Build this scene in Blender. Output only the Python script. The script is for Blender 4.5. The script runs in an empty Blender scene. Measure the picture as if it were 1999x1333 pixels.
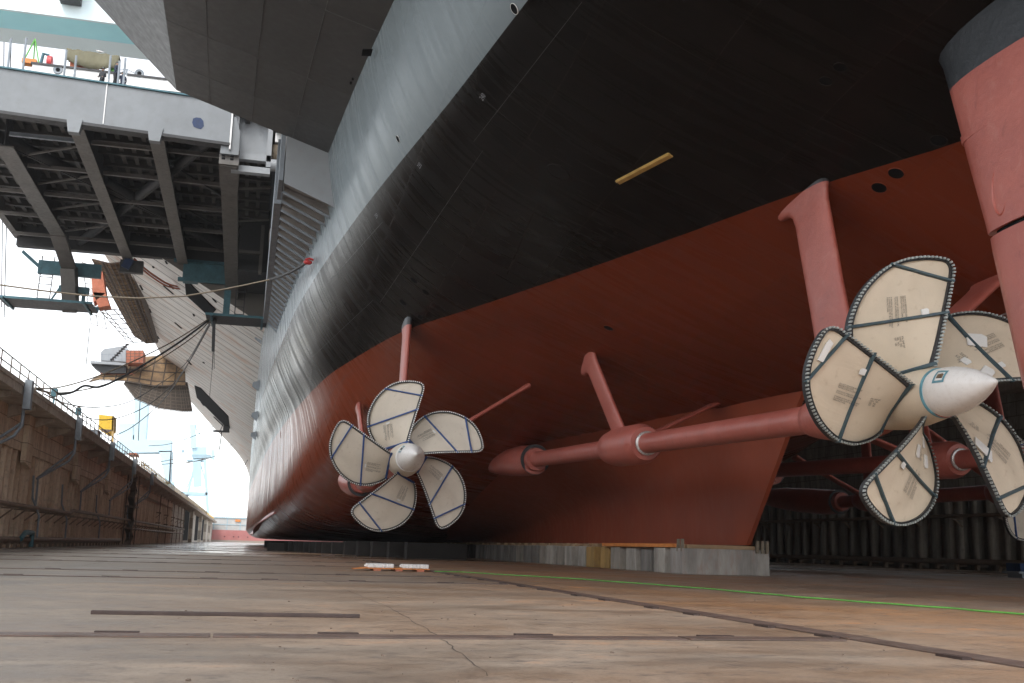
import bpy, bmesh, math, random
import numpy as np
from mathutils import Vector, Matrix
from mathutils.bvhtree import BVHTree
random.seed(7)
S = bpy.context.scene
COL = S.collection
R = math.radians
H = 0.9          # height of the lens above the dock floor; the model is built with the lens level as z = 0
FLOOR = -H
XC = 21.0        # ship centreline

# ------------------------------------------------------------------ camera (calibrated from the dock's lines)
F, CX, CY = 2100.0, 999.5, 666.5
VP, ROLL = (475, 1055), 0.027
def _cv(x, y): return Vector((x - CX, -(y - CY), -F))
_y = _cv(*VP).normalized()
_z = _cv(VP[0] + 3000, VP[1] + 3000 * ROLL).cross(_y).normalized()
if _z.y < 0: _z = -_z
_x = _y.cross(_z)
ROT = Matrix((_x, _y, _z))       # world = ROT @ camera
def ray(x, y): return ROT @ _cv(x, y)
def atZ(x, y, z): d = ray(x, y); return d * (z / d.z)
def atX(x, y, v): d = ray(x, y); return d * (v / d.x)
def atY(x, y, v): d = ray(x, y); return d * (v / d.y)

cam = bpy.data.cameras.new('camera'); camo = bpy.data.objects.new('camera', cam); COL.objects.link(camo)
cam.sensor_width = 36.0; cam.lens = F / 1999 * 36.0
cam.clip_start = 0.1; cam.clip_end = 6000
camo.matrix_world = Matrix.Translation((0, 0, 0)) @ ROT.to_4x4()
S.camera = camo

# ------------------------------------------------------------------ mesh helpers
class MB:
    def __init__(s): s.v = []; s.f = []; s.uv = None
    def add(s, v, f):
        n = len(s.v); s.v += [tuple(p) for p in v]; s.f += [tuple(i + n for i in q) for q in f]; return s
    def box(s, x0, x1, y0, y1, z0, z1):
        v = [(x, y, z) for x in (x0, x1) for y in (y0, y1) for z in (z0, z1)]
        return s.add(v, [(0, 1, 3, 2), (4, 6, 7, 5), (0, 4, 5, 1), (2, 3, 7, 6), (0, 2, 6, 4), (1, 5, 7, 3)])
    def rbox(s, c, sx, sy, sz, rz=0, ry=0, rx=0):
        m = Matrix.Translation(c) @ Matrix.Rotation(rz, 4, 'Z') @ Matrix.Rotation(ry, 4, 'Y') @ Matrix.Rotation(rx, 4, 'X')
        v = [m @ Vector((x * sx / 2, y * sy / 2, z * sz / 2)) for x in (-1, 1) for y in (-1, 1) for z in (-1, 1)]
        return s.add(v, [(0, 1, 3, 2), (4, 6, 7, 5), (0, 4, 5, 1), (2, 3, 7, 6), (0, 2, 6, 4), (1, 5, 7, 3)])
    def beam(s, a, b, w, h, up=(0, 0, 1), w2=None, h2=None):
        a, b = Vector(a), Vector(b); d = (b - a).normalized(); up = Vector(up)
        if abs(d.dot(up)) > .98: up = Vector((0, 1, 0))
        u = d.cross(up).normalized(); t = u.cross(d)
        w2 = w if w2 is None else w2; h2 = h if h2 is None else h2
        v = [a + u * w * i / 2 + t * h * j / 2 for i, j in ((-1, -1), (1, -1), (1, 1), (-1, 1))] + \
            [b + u * w2 * i / 2 + t * h2 * j / 2 for i, j in ((-1, -1), (1, -1), (1, 1), (-1, 1))]
        return s.add(v, [(3, 2, 1, 0), (4, 5, 6, 7), (0, 1, 5, 4), (1, 2, 6, 5), (2, 3, 7, 6), (3, 0, 4, 7)])
    def tube(s, pts, r, n=8, caps=True):
        pts = [Vector(p) for p in pts]; m = len(pts)
        rs = r if isinstance(r, (list, tuple)) else [r] * m
        t0 = (pts[1] - pts[0]).normalized()
        ref = Vector((0, 0, 1)) if abs(t0.z) < .9 else Vector((1, 0, 0))
        u = t0.cross(ref).normalized(); v = []; f = []
        for i, p in enumerate(pts):
            t = (pts[min(i + 1, m - 1)] - pts[max(i - 1, 0)]).normalized()
            u = (u - t * u.dot(t)).normalized(); w = t.cross(u)
            for k in range(n):
                a = 2 * math.pi * k / n; v.append(p + (u * math.cos(a) + w * math.sin(a)) * rs[i])
        for i in range(m - 1):
            for k in range(n):
                f.append((i * n + k, i * n + (k + 1) % n, (i + 1) * n + (k + 1) % n, (i + 1) * n + k))
        if caps: f += [tuple(range(n))[::-1], tuple(range((m - 1) * n, m * n))]
        return s.add(v, f)
    def lathe(s, a, b, prof, n=40):          # prof: list of (t along a->b in metres, radius)
        a, b = Vector(a), Vector(b); d = (b - a).normalized()
        return s.tube2([a + d * t for t, r in prof], [max(r, .002) for t, r in prof], d, n)
    def tube2(s, pts, rs, d, n):
        ref = Vector((0, 0, 1)); u = d.cross(ref).normalized(); w = u.cross(d); v = []; f = []
        for p, r in zip(pts, rs):
            for k in range(n):
                a = 2 * math.pi * k / n; v.append(p + (u * math.cos(a) + w * math.sin(a)) * r)
        m = len(pts)
        for i in range(m - 1):
            for k in range(n): f.append((i * n + k, i * n + (k + 1) % n, (i + 1) * n + (k + 1) % n, (i + 1) * n + k))
        f += [tuple(range(n))[::-1], tuple(range((m - 1) * n, m * n))]
        return s.add(v, f)
    def loft(s, rows, close=False, caps=False):
        n = len(rows[0]); v = [p for r in rows for p in r]; f = []
        for i in range(len(rows) - 1):
            for k in range(n if close else n - 1):
                f.append((i * n + k, i * n + (k + 1) % n, (i + 1) * n + (k + 1) % n, (i + 1) * n + k))
        if caps: f += [tuple(range(n))[::-1], tuple(range((len(rows) - 1) * n, len(rows) * n))]
        return s.add(v, f)
    def prism(s, poly, d):                    # poly: 3-D outline, d: extrusion vector
        n = len(poly); d = Vector(d); v = [Vector(p) for p in poly] + [Vector(p) + d for p in poly]
        f = [tuple(range(n))[::-1], tuple(range(n, 2 * n))] + [(i, (i + 1) % n, n + (i + 1) % n, n + i) for i in range(n)]
        return s.add(v, f)
    def ball(s, c, rx, ry, rz, n=10, m=7):
        rows = []
        for i in range(m + 1):
            a = math.pi * i / m
            rows.append([(c[0] + rx * math.sin(a) * math.cos(2 * math.pi * k / n), c[1] + ry * math.sin(a) * math.sin(2 * math.pi * k / n), c[2] + rz * math.cos(a)) for k in range(n)])
        return s.loft(rows, close=True)

def obj(name, mb, mat, parent=None, smooth=None, bevel=0, fix=True):
    me = bpy.data.meshes.new(name); me.from_pydata([tuple(p) for p in mb.v], [], mb.f)
    if fix:
        bm = bmesh.new(); bm.from_mesh(me); bmesh.ops.recalc_face_normals(bm, faces=bm.faces); bm.to_mesh(me); bm.free()
    me.materials.append(mat)
    if mb.uv is not None:
        ul = me.uv_layers.new(name='UVMap')
        for p in me.polygons:
            for li in p.loop_indices: ul.data[li].uv = mb.uv[me.loops[li].vertex_index]
    if smooth is not None:
        me.polygons.foreach_set('use_smooth', [True] * len(me.polygons))
        if smooth < 179: me.set_sharp_from_angle(angle=R(smooth))
    o = bpy.data.objects.new(name, me); COL.objects.link(o)
    if parent: o.parent = parent
    if bevel:
        b = o.modifiers.new('bevel', 'BEVEL'); b.width = bevel; b.segments = 2; b.limit_method = 'ANGLE'
    return o
def thing(name, label, cat, group=None, loc=(0, 0, 0)):
    o = bpy.data.objects.new(name, None); COL.objects.link(o); o.empty_display_size = .3
    o.location = loc; return tag(o, label, cat, group)
def tag(o, label, cat, group=None):
    o['label'] = label; o['category'] = cat
    if group: o['group'] = group
    return o
def structure(o, kind='structure'): o['kind'] = kind; return o
def copy_tree(o, parent=None, loc=None):
    c = o.copy(); COL.objects.link(c)
    if parent: c.parent = parent
    if loc is not None: c.location = loc
    for ch in list(o.children): copy_tree(ch, c)
    return c

# ------------------------------------------------------------------ materials
def NT(name):
    m = bpy.data.materials.new(name); m.use_nodes = True; t = m.node_tree
    return m, t, t.nodes['Principled BSDF']
def node(t, typ, **kw):
    n = t.nodes.new(typ)
    for k, v in kw.items():
        if k in n.inputs: n.inputs[k].default_value = v
        else: setattr(n, k, v)
    return n
def coords(t, scale=(1, 1, 1), space='Object'):
    tc = node(t, 'ShaderNodeTexCoord'); mp = node(t, 'ShaderNodeMapping'); mp.inputs['Scale'].default_value = scale
    t.links.new(tc.outputs[space], mp.inputs['Vector']); return mp.outputs['Vector']
def noise(t, vec, scale, detail=6, rough=.6, dist=0):
    n = node(t, 'ShaderNodeTexNoise'); n.inputs['Scale'].default_value = scale; n.inputs['Detail'].default_value = detail
    n.inputs['Roughness'].default_value = rough; n.inputs['Distortion'].default_value = dist
    t.links.new(vec, n.inputs['Vector']); return n.outputs['Fac']
def ramp(t, fac, stops):
    r = node(t, 'ShaderNodeValToRGB'); e = r.color_ramp.elements
    while len(e) < len(stops): e.new(.5)
    for i, (p, c) in enumerate(stops):
        e[i].position = p; e[i].color = (c, c, c, 1) if not isinstance(c, tuple) else (*c, 1)
    t.links.new(fac, r.inputs['Fac']); return r.outputs['Color']
def mix(t, fac, a, b, mode='MIX'):
    m = node(t, 'ShaderNodeMix', data_type='RGBA', blend_type=mode)
    for s, v in ((0, fac), (6, a), (7, b)):
        if isinstance(v, (int, float)): m.inputs[s].default_value = v
        elif isinstance(v, tuple): m.inputs[s].default_value = (*v, 1)
        else: t.links.new(v, m.inputs[s])
    return m.outputs[2]
def maths(t, op, a, b=0.0, c=None):
    m = node(t, 'ShaderNodeMath', operation=op)
    for i, v in enumerate((a, b) if c is None else (a, b, c)):
        if isinstance(v, (int, float)): m.inputs[i].default_value = v
        else: t.links.new(v, m.inputs[i])
    return m.outputs[0]
def bump(t, p, h, strength=.2, dist=.02):
    b = node(t, 'ShaderNodeBump'); b.inputs['Strength'].default_value = strength; b.inputs['Distance'].default_value = dist
    t.links.new(h, b.inputs['Height']); t.links.new(b.outputs['Normal'], p.inputs['Normal'])
def paint(name, col, rough=.5, var=.25, scale=1.2, metal=0, stain=None, stain_amt=.4, stretch=(1, 1, 1), bmp=.1, spec=.5):
    """painted or bare surface with blotchy wear: mottled base colour, uneven gloss, slight relief"""
    m, t, p = NT(name); v = coords(t, stretch)
    n1 = noise(t, v, scale, 8, .65); n2 = noise(t, v, scale * 6, 6, .6)
    dark = tuple(c * (1 - var) for c in col); light = tuple(min(1, c * (1 + var)) for c in col)
    c = mix(t, ramp(t, n1, [(.3, 0.0), (.7, 1.0)]), dark, light)
    if stain: c = mix(t, ramp(t, n2, [(.52, 0.0), (.75, stain_amt)]), c, stain)
    t.links.new(c, p.inputs['Base Color'])
    t.links.new(ramp(t, n2, [(.25, max(0, rough - .1)), (.75, min(1, rough + .12))]), p.inputs['Roughness'])
    p.inputs['Metallic'].default_value = metal; p.inputs['Specular IOR Level'].default_value = spec
    if bmp: bump(t, p, n2, bmp, .01)
    return m

GREY = (.21, .25, .27); BLACK = (.0105, .0095, .009); RED = (.215, .046, .019)
Z1, Z2 = 10.0, 14.0
def hull_material():
    m, t, p = NT('hull_paint')
    tc = node(t, 'ShaderNodeTexCoord'); sx = node(t, 'ShaderNodeSeparateXYZ'); t.links.new(tc.outputs['Object'], sx.inputs[0])
    uvm = node(t, 'ShaderNodeMapping'); t.links.new(tc.outputs['UV'], uvm.inputs['Vector'])
    uv = uvm.outputs['Vector']
    a = maths(t, 'GREATER_THAN', sx.outputs['Z'], Z1); b = maths(t, 'GREATER_THAN', sx.outputs['Z'], Z2)
    sm = node(t, 'ShaderNodeMapping'); sm.inputs['Scale'].default_value = (1.1, .08, 1); t.links.new(tc.outputs['UV'], sm.inputs['Vector'])
    st = noise(t, sm.outputs['Vector'], 1.0, 8, .7)                # streaks running down the plating
    bl = noise(t, uv, .25, 8, .6)
    base = mix(t, b, mix(t, a, RED, BLACK), GREY)
    base = mix(t, ramp(t, bl, [(.3, 0.0), (.75, .30)]), base, mix(t, .3, base, (.07, .05, .042)))
    base = mix(t, ramp(t, st, [(.52, 0.0), (.8, .14)]), base, mix(t, b, (.10, .085, .08), (.10, .105, .11)))
    br = node(t, 'ShaderNodeTexBrick'); t.links.new(uv, br.inputs['Vector'])
    br.inputs['Scale'].default_value = 1.0; br.inputs['Mortar Size'].default_value = .014; br.inputs['Mortar Smooth'].default_value = .3
    br.inputs['Brick Width'].default_value = 11.5; br.inputs['Row Height'].default_value = 3.1
    br.inputs['Color1'].default_value = (0, 0, 0, 1); br.inputs['Color2'].default_value = (1, 1, 1, 1); br.offset = .37
    base = mix(t, maths(t, 'MULTIPLY', br.outputs['Fac'], .45), base, mix(t, .30, base, (.14, .11, .10)))
    plate = mix(t, maths(t, 'MULTIPLY', br.outputs['Color'], .10), base, (0.0, 0.0, 0.0))
    t.links.new(plate, p.inputs['Base Color'])
    rr = maths(t, 'ADD', ramp(t, st, [(.36, .14), (.64, .36)]), maths(t, 'MULTIPLY', br.outputs['Color'], .05))
    t.links.new(rr, p.inputs['Roughness']); p.inputs['IOR'].default_value = 1.16; p.inputs['Specular IOR Level'].default_value = .5
    fr = node(t, 'ShaderNodeTexWave', wave_type='BANDS', bands_direction='X'); t.links.new(uv, fr.inputs['Vector'])
    fr.inputs['Scale'].default_value = .42; fr.inputs['Distortion'].default_value = 3.5; fr.inputs['Detail'].default_value = 2
    hsum = maths(t, 'ADD', maths(t, 'MULTIPLY', br.outputs['Fac'], .4), maths(t, 'ADD', maths(t, 'MULTIPLY', fr.outputs['Fac'], .13), maths(t, 'MULTIPLY', bl, 1.6)))
    bump(t, p, hsum, .30, .024)
    return m
def red_black(name):
    m, t, p = NT(name); tc = node(t, 'ShaderNodeTexCoord'); sx = node(t, 'ShaderNodeSeparateXYZ'); t.links.new(tc.outputs['Object'], sx.inputs[0])
    n1 = noise(t, tc.outputs['Object'], .8, 8, .65); n2 = noise(t, tc.outputs['Object'], 7, 6)
    a = maths(t, 'GREATER_THAN', sx.outputs['Z'], Z1)
    red = mix(t, ramp(t, n1, [(.3, 0.0), (.7, 1.0)]), (.34, .080, .058), (.45, .13, .098))
    c = mix(t, a, red, (.020, .023, .028))
    n3 = noise(t, tc.outputs['Object'], 2.2, 9, .72, .8)
    c = mix(t, ramp(t, n3, [(.56, 0.0), (.64, .35)]), c, mix(t, a, (.47, .19, .15), (.045, .05, .058)))
    c = mix(t, ramp(t, n3, [(.34, .4), (.42, 0.0)]), c, mix(t, a, (.20, .045, .035), (.03, .03, .035)))
    t.links.new(c, p.inputs['Base Color']); t.links.new(ramp(t, n1, [(.3, .32), (.7, .5)]), p.inputs['Roughness'])
    bump(t, p, maths(t, 'ADD', maths(t, 'ADD', n1, maths(t, 'MULTIPLY', n3, .5)), maths(t, 'MULTIPLY', n2, .15)), .45, .05)
    return m
def floor_material():
    m, t, p = NT('dock_floor_concrete')
    tc = node(t, 'ShaderNodeTexCoord'); sx = node(t, 'ShaderNodeSeparateXYZ'); t.links.new(tc.outputs['Object'], sx.inputs[0])
    v1 = coords(t, (.42, .60, 1)); v2 = coords(t, (1.3, 1.7, 1)); v3 = coords(t, (.13, .17, 1))
    big = noise(t, v3, 1.0, 8, .62, .6); mid = noise(t, v1, 1.0, 9, .68, .4); fine = noise(t, v2, 2.2, 8, .7)
    rustx = node(t, 'ShaderNodeMapRange'); rustx.inputs['From Min'].default_value = -5; rustx.inputs['From Max'].default_value = 7
    t.links.new(sx.outputs['X'], rustx.inputs['Value'])
    conc = mix(t, ramp(t, mid, [(.34, 0.0), (.66, 1.0)]), (.135, .12, .105), (.335, .30, .255))
    rf = maths(t, 'MULTIPLY', ramp(t, big, [(.30, .25), (.62, 1.0)]), rustx.outputs[0])
    c = mix(t, maths(t, 'MULTIPLY', rf, .85), conc, mix(t, fine, (.17, .085, .04), (.48, .26, .12)))
    or_ = maths(t, 'MULTIPLY', ramp(t, mid, [(.58, 0.0), (.66, .85)]), rf)
    c = mix(t, or_, c, (.45, .19, .06))
    c = mix(t, ramp(t, fine, [(.30, .75), (.46, 0.0)]), c, (.085, .07, .066))
    c = mix(t, ramp(t, fine, [(.62, 0.0), (.78, .35)]), c, (.42, .38, .34))
    grit = noise(t, coords(t, (1, 1, 1)), 26, 4, .7); spots = noise(t, coords(t, (.9, 1.1, 1)), 1.7, 10, .75, 1.2)
    c = mix(t, ramp(t, grit, [(.36, .45), (.50, 0.0)]), c, mix(t, .6, c, (.03, .025, .02)))
    c = mix(t, ramp(t, spots, [(.62, 0.0), (.66, .55)]), c, (.075, .055, .045))
    c = mix(t, ramp(t, spots, [(.28, .5), (.33, 0.0)]), c, (.46, .40, .34))
    t.links.new(c, p.inputs['Base Color'])
    my = node(t, 'ShaderNodeMapRange'); my.inputs['From Min'].default_value = 45; my.inputs['From Max'].default_value = 75; t.links.new(sx.outputs['Y'], my.inputs['Value'])
    wet = maths(t, 'MULTIPLY', ramp(t, noise(t, coords(t, (.05, .09, 1)), 1.0, 6, .55), [(.45, 0.0), (.56, 1.0)]), my.outputs[0])
    rgh = mix(t, wet, ramp(t, mid, [(.35, .36), (.65, .72)]), (.10, .10, .10))
    t.links.new(rgh, p.inputs['Roughness'])
    bump(t, p, maths(t, 'MULTIPLY', maths(t, 'ADD', fine, mid), maths(t, 'SUBTRACT', 1.0, wet)), .5, .02)
    return m
def masonry(name, c1, c2, bw, rh, mort=.03, stain=(.16, .09, .05), uvw=(1, 1, 1), space='Object', vertical=True):
    m, t, p = NT(name)
    tc = node(t, 'ShaderNodeTexCoord'); sx = node(t, 'ShaderNodeSeparateXYZ'); t.links.new(tc.outputs['Object'], sx.inputs[0])
    cb = node(t, 'ShaderNodeCombineXYZ'); t.links.new(sx.outputs['Y'], cb.inputs[0]); t.links.new(sx.outputs['Z'], cb.inputs[1])
    br = node(t, 'ShaderNodeTexBrick'); t.links.new(cb.outputs[0], br.inputs['Vector']); br.inputs['Scale'].default_value = 1
    br.inputs['Brick Width'].default_value = bw; br.inputs['Row Height'].default_value = rh; br.inputs['Mortar Size'].default_value = mort; br.inputs['Mortar Smooth'].default_value = .2
    br.inputs['Color1'].default_value = (*c1, 1); br.inputs['Color2'].default_value = (*c2, 1); br.inputs['Mortar'].default_value = (*[c * .45 for c in c1], 1)
    n = noise(t, coords(t, (1, .7, .16)), 1.0, 8, .7); n2 = noise(t, coords(t), 3.0, 8, .65)
    c = mix(t, ramp(t, n, [(.40, 0.0), (.68, .8)]), br.outputs['Color'], stain)
    c = mix(t, ramp(t, n2, [(.32, .35), (.5, 0.0)]), c, (.10, .08, .06))
    t.links.new(c, p.inputs['Base Color']); p.inputs['Roughness'].default_value = .85
    bump(t, p, maths(t, 'ADD', maths(t, 'MULTIPLY', br.outputs['Fac'], -.6), n2), .5, .03)
    return m
def flare_material():
    m, t, p = NT('flare_plating')
    tc = node(t, 'ShaderNodeTexCoord')
    br = node(t, 'ShaderNodeTexBrick'); t.links.new(tc.outputs['UV'], br.inputs['Vector']); br.inputs['Scale'].default_value = 1
    br.inputs['Brick Width'].default_value = 90; br.inputs['Row Height'].default_value = 4.2; br.inputs['Mortar Size'].default_value = .20; br.inputs['Mortar Smooth'].default_value = .1
    br.inputs['Color1'].default_value = (.70, .68, .65, 1); br.inputs['Color2'].default_value = (.76, .735, .70, 1); br.inputs['Mortar'].default_value = (.13, .115, .10, 1)
    n = noise(t, tc.outputs['UV'], .16, 8, .65); mp = node(t, 'ShaderNodeMapping'); mp.inputs['Scale'].default_value = (.22, .9, 1); t.links.new(tc.outputs['UV'], mp.inputs['Vector'])
    n2 = noise(t, mp.outputs['Vector'], 1.0, 7, .7)
    c = mix(t, ramp(t, n, [(.52, 0.0), (.68, .75)]), br.outputs['Color'], (.56, .34, .22))
    c = mix(t, ramp(t, n2, [(.30, .8), (.50, 0.0)]), c, (.20, .175, .15))
    t.links.new(c, p.inputs['Base Color']); t.links.new(ramp(t, n2, [(.3, .35), (.7, .6)]), p.inputs['Roughness'])
    bump(t, p, br.outputs['Fac'], .4, -.04)
    return m
def canvas(name, col, grime=(.36, .27, .17)):
    m, t, p = NT(name); v = coords(t)
    n1 = noise(t, v, .9, 7, .6, .4); n2 = noise(t, v, 4.5, 7, .65); n3 = noise(t, coords(t, (2.2, .6, .6)), 1.1, 4, .5, .8)
    c = mix(t, ramp(t, n1, [(.45, 0.0), (.75, .55)]), col, tuple(x * .78 for x in col))
    c = mix(t, ramp(t, n2, [(.60, 0.0), (.78, .45)]), c, grime)
    t.links.new(c, p.inputs['Base Color']); p.inputs['Roughness'].default_value = .62
    bump(t, p, maths(t, 'ADD', n3, maths(t, 'MULTIPLY', n2, .12)), .35, .05)
    return m
M = {}
M['hull'] = hull_material(); M['red'] = red_black('antifouling_red')
M['floor'] = floor_material()
M['skegred_lit'] = paint('skeg_red_lit', (.27, .056, .024), .45, .12, .4, stain=(.33, .09, .05), stain_amt=.3, stretch=(1, 1, .4))  # brighter than the hull red: light on the skeg put into colour
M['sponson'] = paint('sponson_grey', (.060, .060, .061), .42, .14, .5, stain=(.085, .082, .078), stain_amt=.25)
M['shipgrey'] = paint('ship_grey', (.30, .32, .34), .42, .10, .4, stain=(.24, .22, .2), stain_amt=.3)
M['girder'] = paint('girder_grey', (.185, .20, .212), .45, .16, .3, stain=(.15, .15, .15), stain_amt=.3)
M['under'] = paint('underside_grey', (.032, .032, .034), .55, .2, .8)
M['beam'] = paint('beam_brown_grey', (.13, .12, .11), .5, .2, .6, stain=(.08, .07, .065))
M['rib'] = paint('rib_grey', (.22, .20, .185), .45, .2, .8, stain=(.3, .3, .31))
M['teal'] = paint('teal_paint', (.045, .13, .16), .5, .3, 1.5, stain=(.03, .05, .06))
M['dark'] = paint('gap_shade', (.010, .010, .011), .9, .1, 2, bmp=0, spec=.05)  # near-black colour painted for the shade inside gaps and openings
M['flare'] = flare_material()
M['pile'] = masonry('sheet_pile_rusty', (.62, .49, .36), (.86, .72, .57), .85, 40, .001, (.38, .22, .13))
M['block'] = masonry('concrete_blocks', (.70, .57, .43), (.76, .64, .50), 2.4, 1.25, .035, (.40, .25, .15))
M['coping'] = masonry('coping_concrete', (.52, .46, .39), (.56, .50, .43), 7.5, 9, .03, (.34, .26, .19))
M['farwall'] = masonry('pale_far_wall', (.70, .66, .58), (.75, .71, .64), 2.0, 3.0, .03, (.34, .26, .19))
M['pile_grey'] = masonry('sheet_pile_grey', (.16, .145, .125), (.44, .39, .33), 1.05, 40, .001, (.08, .06, .045))
M['block_grey'] = masonry('concrete_blocks_grey', (.42, .385, .33), (.50, .46, .39), 2.4, 1.25, .04, (.12, .10, .08))
M['block0'] = paint('grit_brown', (.15, .115, .09), .9, .4, 5, bmp=0)
M['stiff'] = paint('stiffener_grey', (.075, .07, .066), .55, .2, .8)
M['seam'] = paint('seam_grey', (.12, .12, .122), .5, .1, 2, bmp=0)
M['crack'] = paint('crack_filler', (.075, .06, .05), .8, .3, 3)
M['pipe'] = paint('rusty_pipe', (.20, .14, .10), .6, .3, 2, stain=(.30, .17, .09))
M['steelblue'] = paint('blue_grey_steel', (.22, .25, .28), .5, .2, 1.5, stain=(.2, .15, .12))
M['clipdark'] = paint('dark_clip', (.045, .028, .024), .6, .3, 3)
M['railsteel'] = paint('rusted_rail', (.105, .074, .062), .5, .4, 2.0, stain=(.22, .10, .05), stretch=(1, 1, 1))
M['yellow'] = paint('yellow_paint', (.75, .48, .03), .45, .12, 1.5, stain=(.4, .2, .05))
M['white'] = paint('white_paint', (.78, .78, .77), .45, .05, 1.0, stain=(.55, .5, .45), stain_amt=.25)
M['cone'] = paint('cap_white', (.86, .83, .79), .32, .06, 1.2, stain=(.62, .55, .48), stain_amt=.35)
M['canvas'] = canvas('blade_cover_canvas', (.72, .64, .53)); M['canvas2'] = canvas('blade_cover_canvas_stained', (.70, .59, .45), (.38, .26, .15))
M['rubber'] = paint('black_rubber', (.03, .03, .032), .6, .2, 4)
M['clip'] = paint('grey_clip', (.36, .39, .375), .5, .25, 5)
M['strap_blue'] = paint('blue_strap', (.035, .085, .26), .55, .25, 3); M['strap_teal'] = paint('dark_teal_strap', (.05, .085, .095), .5, .3, 3, stain=(.03, .06, .2))
M['ink'] = paint('black_ink', (.05, .045, .045), .8, .1, 4, bmp=0); M['inkgrey'] = paint('grey_marking_paint', (.30, .31, .33), .7, .1, 4, bmp=0)
M['tape'] = paint('blue_green_tape', (.12, .30, .36), .5, .15, 4); M['patch'] = paint('white_patch', (.80, .79, .76), .5, .05, 3, bmp=.05)
M['brass'] = paint('varnished_wood', (.55, .36, .12), .35, .25, 3, stain=(.3, .17, .05))
M['steel'] = paint('bare_steel', (.55, .54, .52), .3, .15, 3, metal=.7)
M['cable'] = paint('dark_cable', (.05, .05, .05), .6, .2, 3); M['rope'] = paint('tan_rope', (.20, .165, .12), .8, .2, 6); M['orangehose'] = paint('orange_hose', (.45, .10, .04), .5, .2, 4)
M['greenhose'] = paint('green_hose', (.11, .36, .06), .5, .2, 4)
M['wood'] = paint('scaffold_plywood', (.36, .24, .13), .75, .35, .5, stain=(.2, .13, .07), stretch=(1, .4, 1)); M['brick'] = paint('rust_red_sheeting', (.50, .16, .09), .7, .25, 1.0, stain=(.5, .35, .28))
def boards():
    m, t, p = NT('scaffold_boards'); v = coords(t)
    br = node(t, 'ShaderNodeTexBrick'); t.links.new(v, br.inputs['Vector']); br.inputs['Scale'].default_value = 1; br.offset = 0; br.inputs['Brick Width'].default_value = 1.9; br.inputs['Row Height'].default_value = 1.5; br.inputs['Mortar Size'].default_value = .12
    br.inputs['Color1'].default_value = (.34, .22, .11, 1); br.inputs['Color2'].default_value = (.22, .14, .075, 1); br.inputs['Mortar'].default_value = (.05, .035, .025, 1)
    n = noise(t, v, .7, 7, .7); c = mix(t, ramp(t, n, [(.35, .75), (.6, 0.0)]), br.outputs['Color'], (.075, .05, .035)); t.links.new(c, p.inputs['Base Color']); p.inputs['Roughness'].default_value = .85; return m
M['wood'] = boards()
M['netdark'] = paint('dark_debris_netting', (.075, .060, .048), .9, .4, .6, stain=(.16, .12, .09))
M['net'] = paint('scaffold_tube_dark', (.13, .10, .08), .6, .3, 2)
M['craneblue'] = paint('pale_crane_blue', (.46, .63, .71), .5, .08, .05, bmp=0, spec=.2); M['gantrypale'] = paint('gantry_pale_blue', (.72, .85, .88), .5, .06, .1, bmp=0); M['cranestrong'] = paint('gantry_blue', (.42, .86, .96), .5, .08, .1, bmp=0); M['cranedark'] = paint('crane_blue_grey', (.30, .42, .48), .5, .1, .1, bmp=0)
M['caisson_red'] = paint('caisson_red', (.42, .15, .14), .6, .15, .1, stain=(.5, .3, .28)); M['caisson_grey'] = paint('caisson_grey', (.44, .44, .43), .6, .12, .2, stain=(.35, .27, .2))
M['tarp'] = paint('olive_tarp', (.15, .14, .09), .8, .2, .8); M['orange'] = paint('orange_board', (.62, .22, .05), .6, .2, 2)
M['skin'] = paint('skin', (.45, .28, .21), .5, .05, 4, bmp=0); M['navy'] = paint('navy_cloth', (.03, .04, .075), .8, .2, 5); M['darkcloth'] = paint('dark_cloth', (.03, .032, .036), .8, .2, 5); M['helmet'] = paint('dark_helmet', (.04, .045, .05), .35, .1, 5)
M['redfit'] = paint('red_fitting', (.55, .05, .05), .4, .15, 3); M['bluepaint'] = paint('blue_paint_patch', (.003, .020, .075), .5, .4, 3)
M['gravel'] = paint('quay_concrete', (.34, .32, .30), .85, .2, .05)

# ------------------------------------------------------------------ setting: floor, quay, sky
mb = MB(); mb.box(-15.6, 70, -60, 575, FLOOR - 1.0, FLOOR)
floor_o = structure(obj('dock_floor', mb, M['floor']))
mb = MB()
mb.box(-600, -17.7, -200, 1000, FLOOR - 1.2, 8.9); mb.box(71, 600, -200, 1000, FLOOR - 1.2, 14.0); mb.box(-17.7, 71, 590, 1000, FLOOR - 1.2, 6.0); mb.box(-17.7, 71, -200, -60, FLOOR - 1.2, FLOOR - .02)
structure(obj('quay_ground', mb, M['gravel']))

# ------------------------------------------------------------------ the ship
ship = thing('aircraft_carrier', 'huge grey, black and red aircraft carrier standing on keel blocks in the dock', 'ship')

def pchip(x, y, q):
    x = np.asarray(x, float); y = np.asarray(y, float); q = np.asarray(q, float)
    h = np.diff(x); d = np.diff(y) / h; m = np.zeros_like(y)
    for i in range(1, len(x) - 1):
        if d[i - 1] * d[i] > 0:
            w1 = 2 * h[i] + h[i - 1]; w2 = h[i] + 2 * h[i - 1]; m[i] = (w1 + w2) / (w1 / d[i - 1] + w2 / d[i])
    m[0] = d[0]; m[-1] = d[-1]
    i = np.clip(np.searchsorted(x, q) - 1, 0, len(x) - 2); t = (q - x[i]) / h[i]
    return (2 * t**3 - 3 * t**2 + 1) * y[i] + (t**3 - 2 * t**2 + t) * h[i] * m[i] + (-2 * t**3 + 3 * t**2) * y[i + 1] + (t**3 - t**2) * h[i] * m[i + 1]

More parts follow.
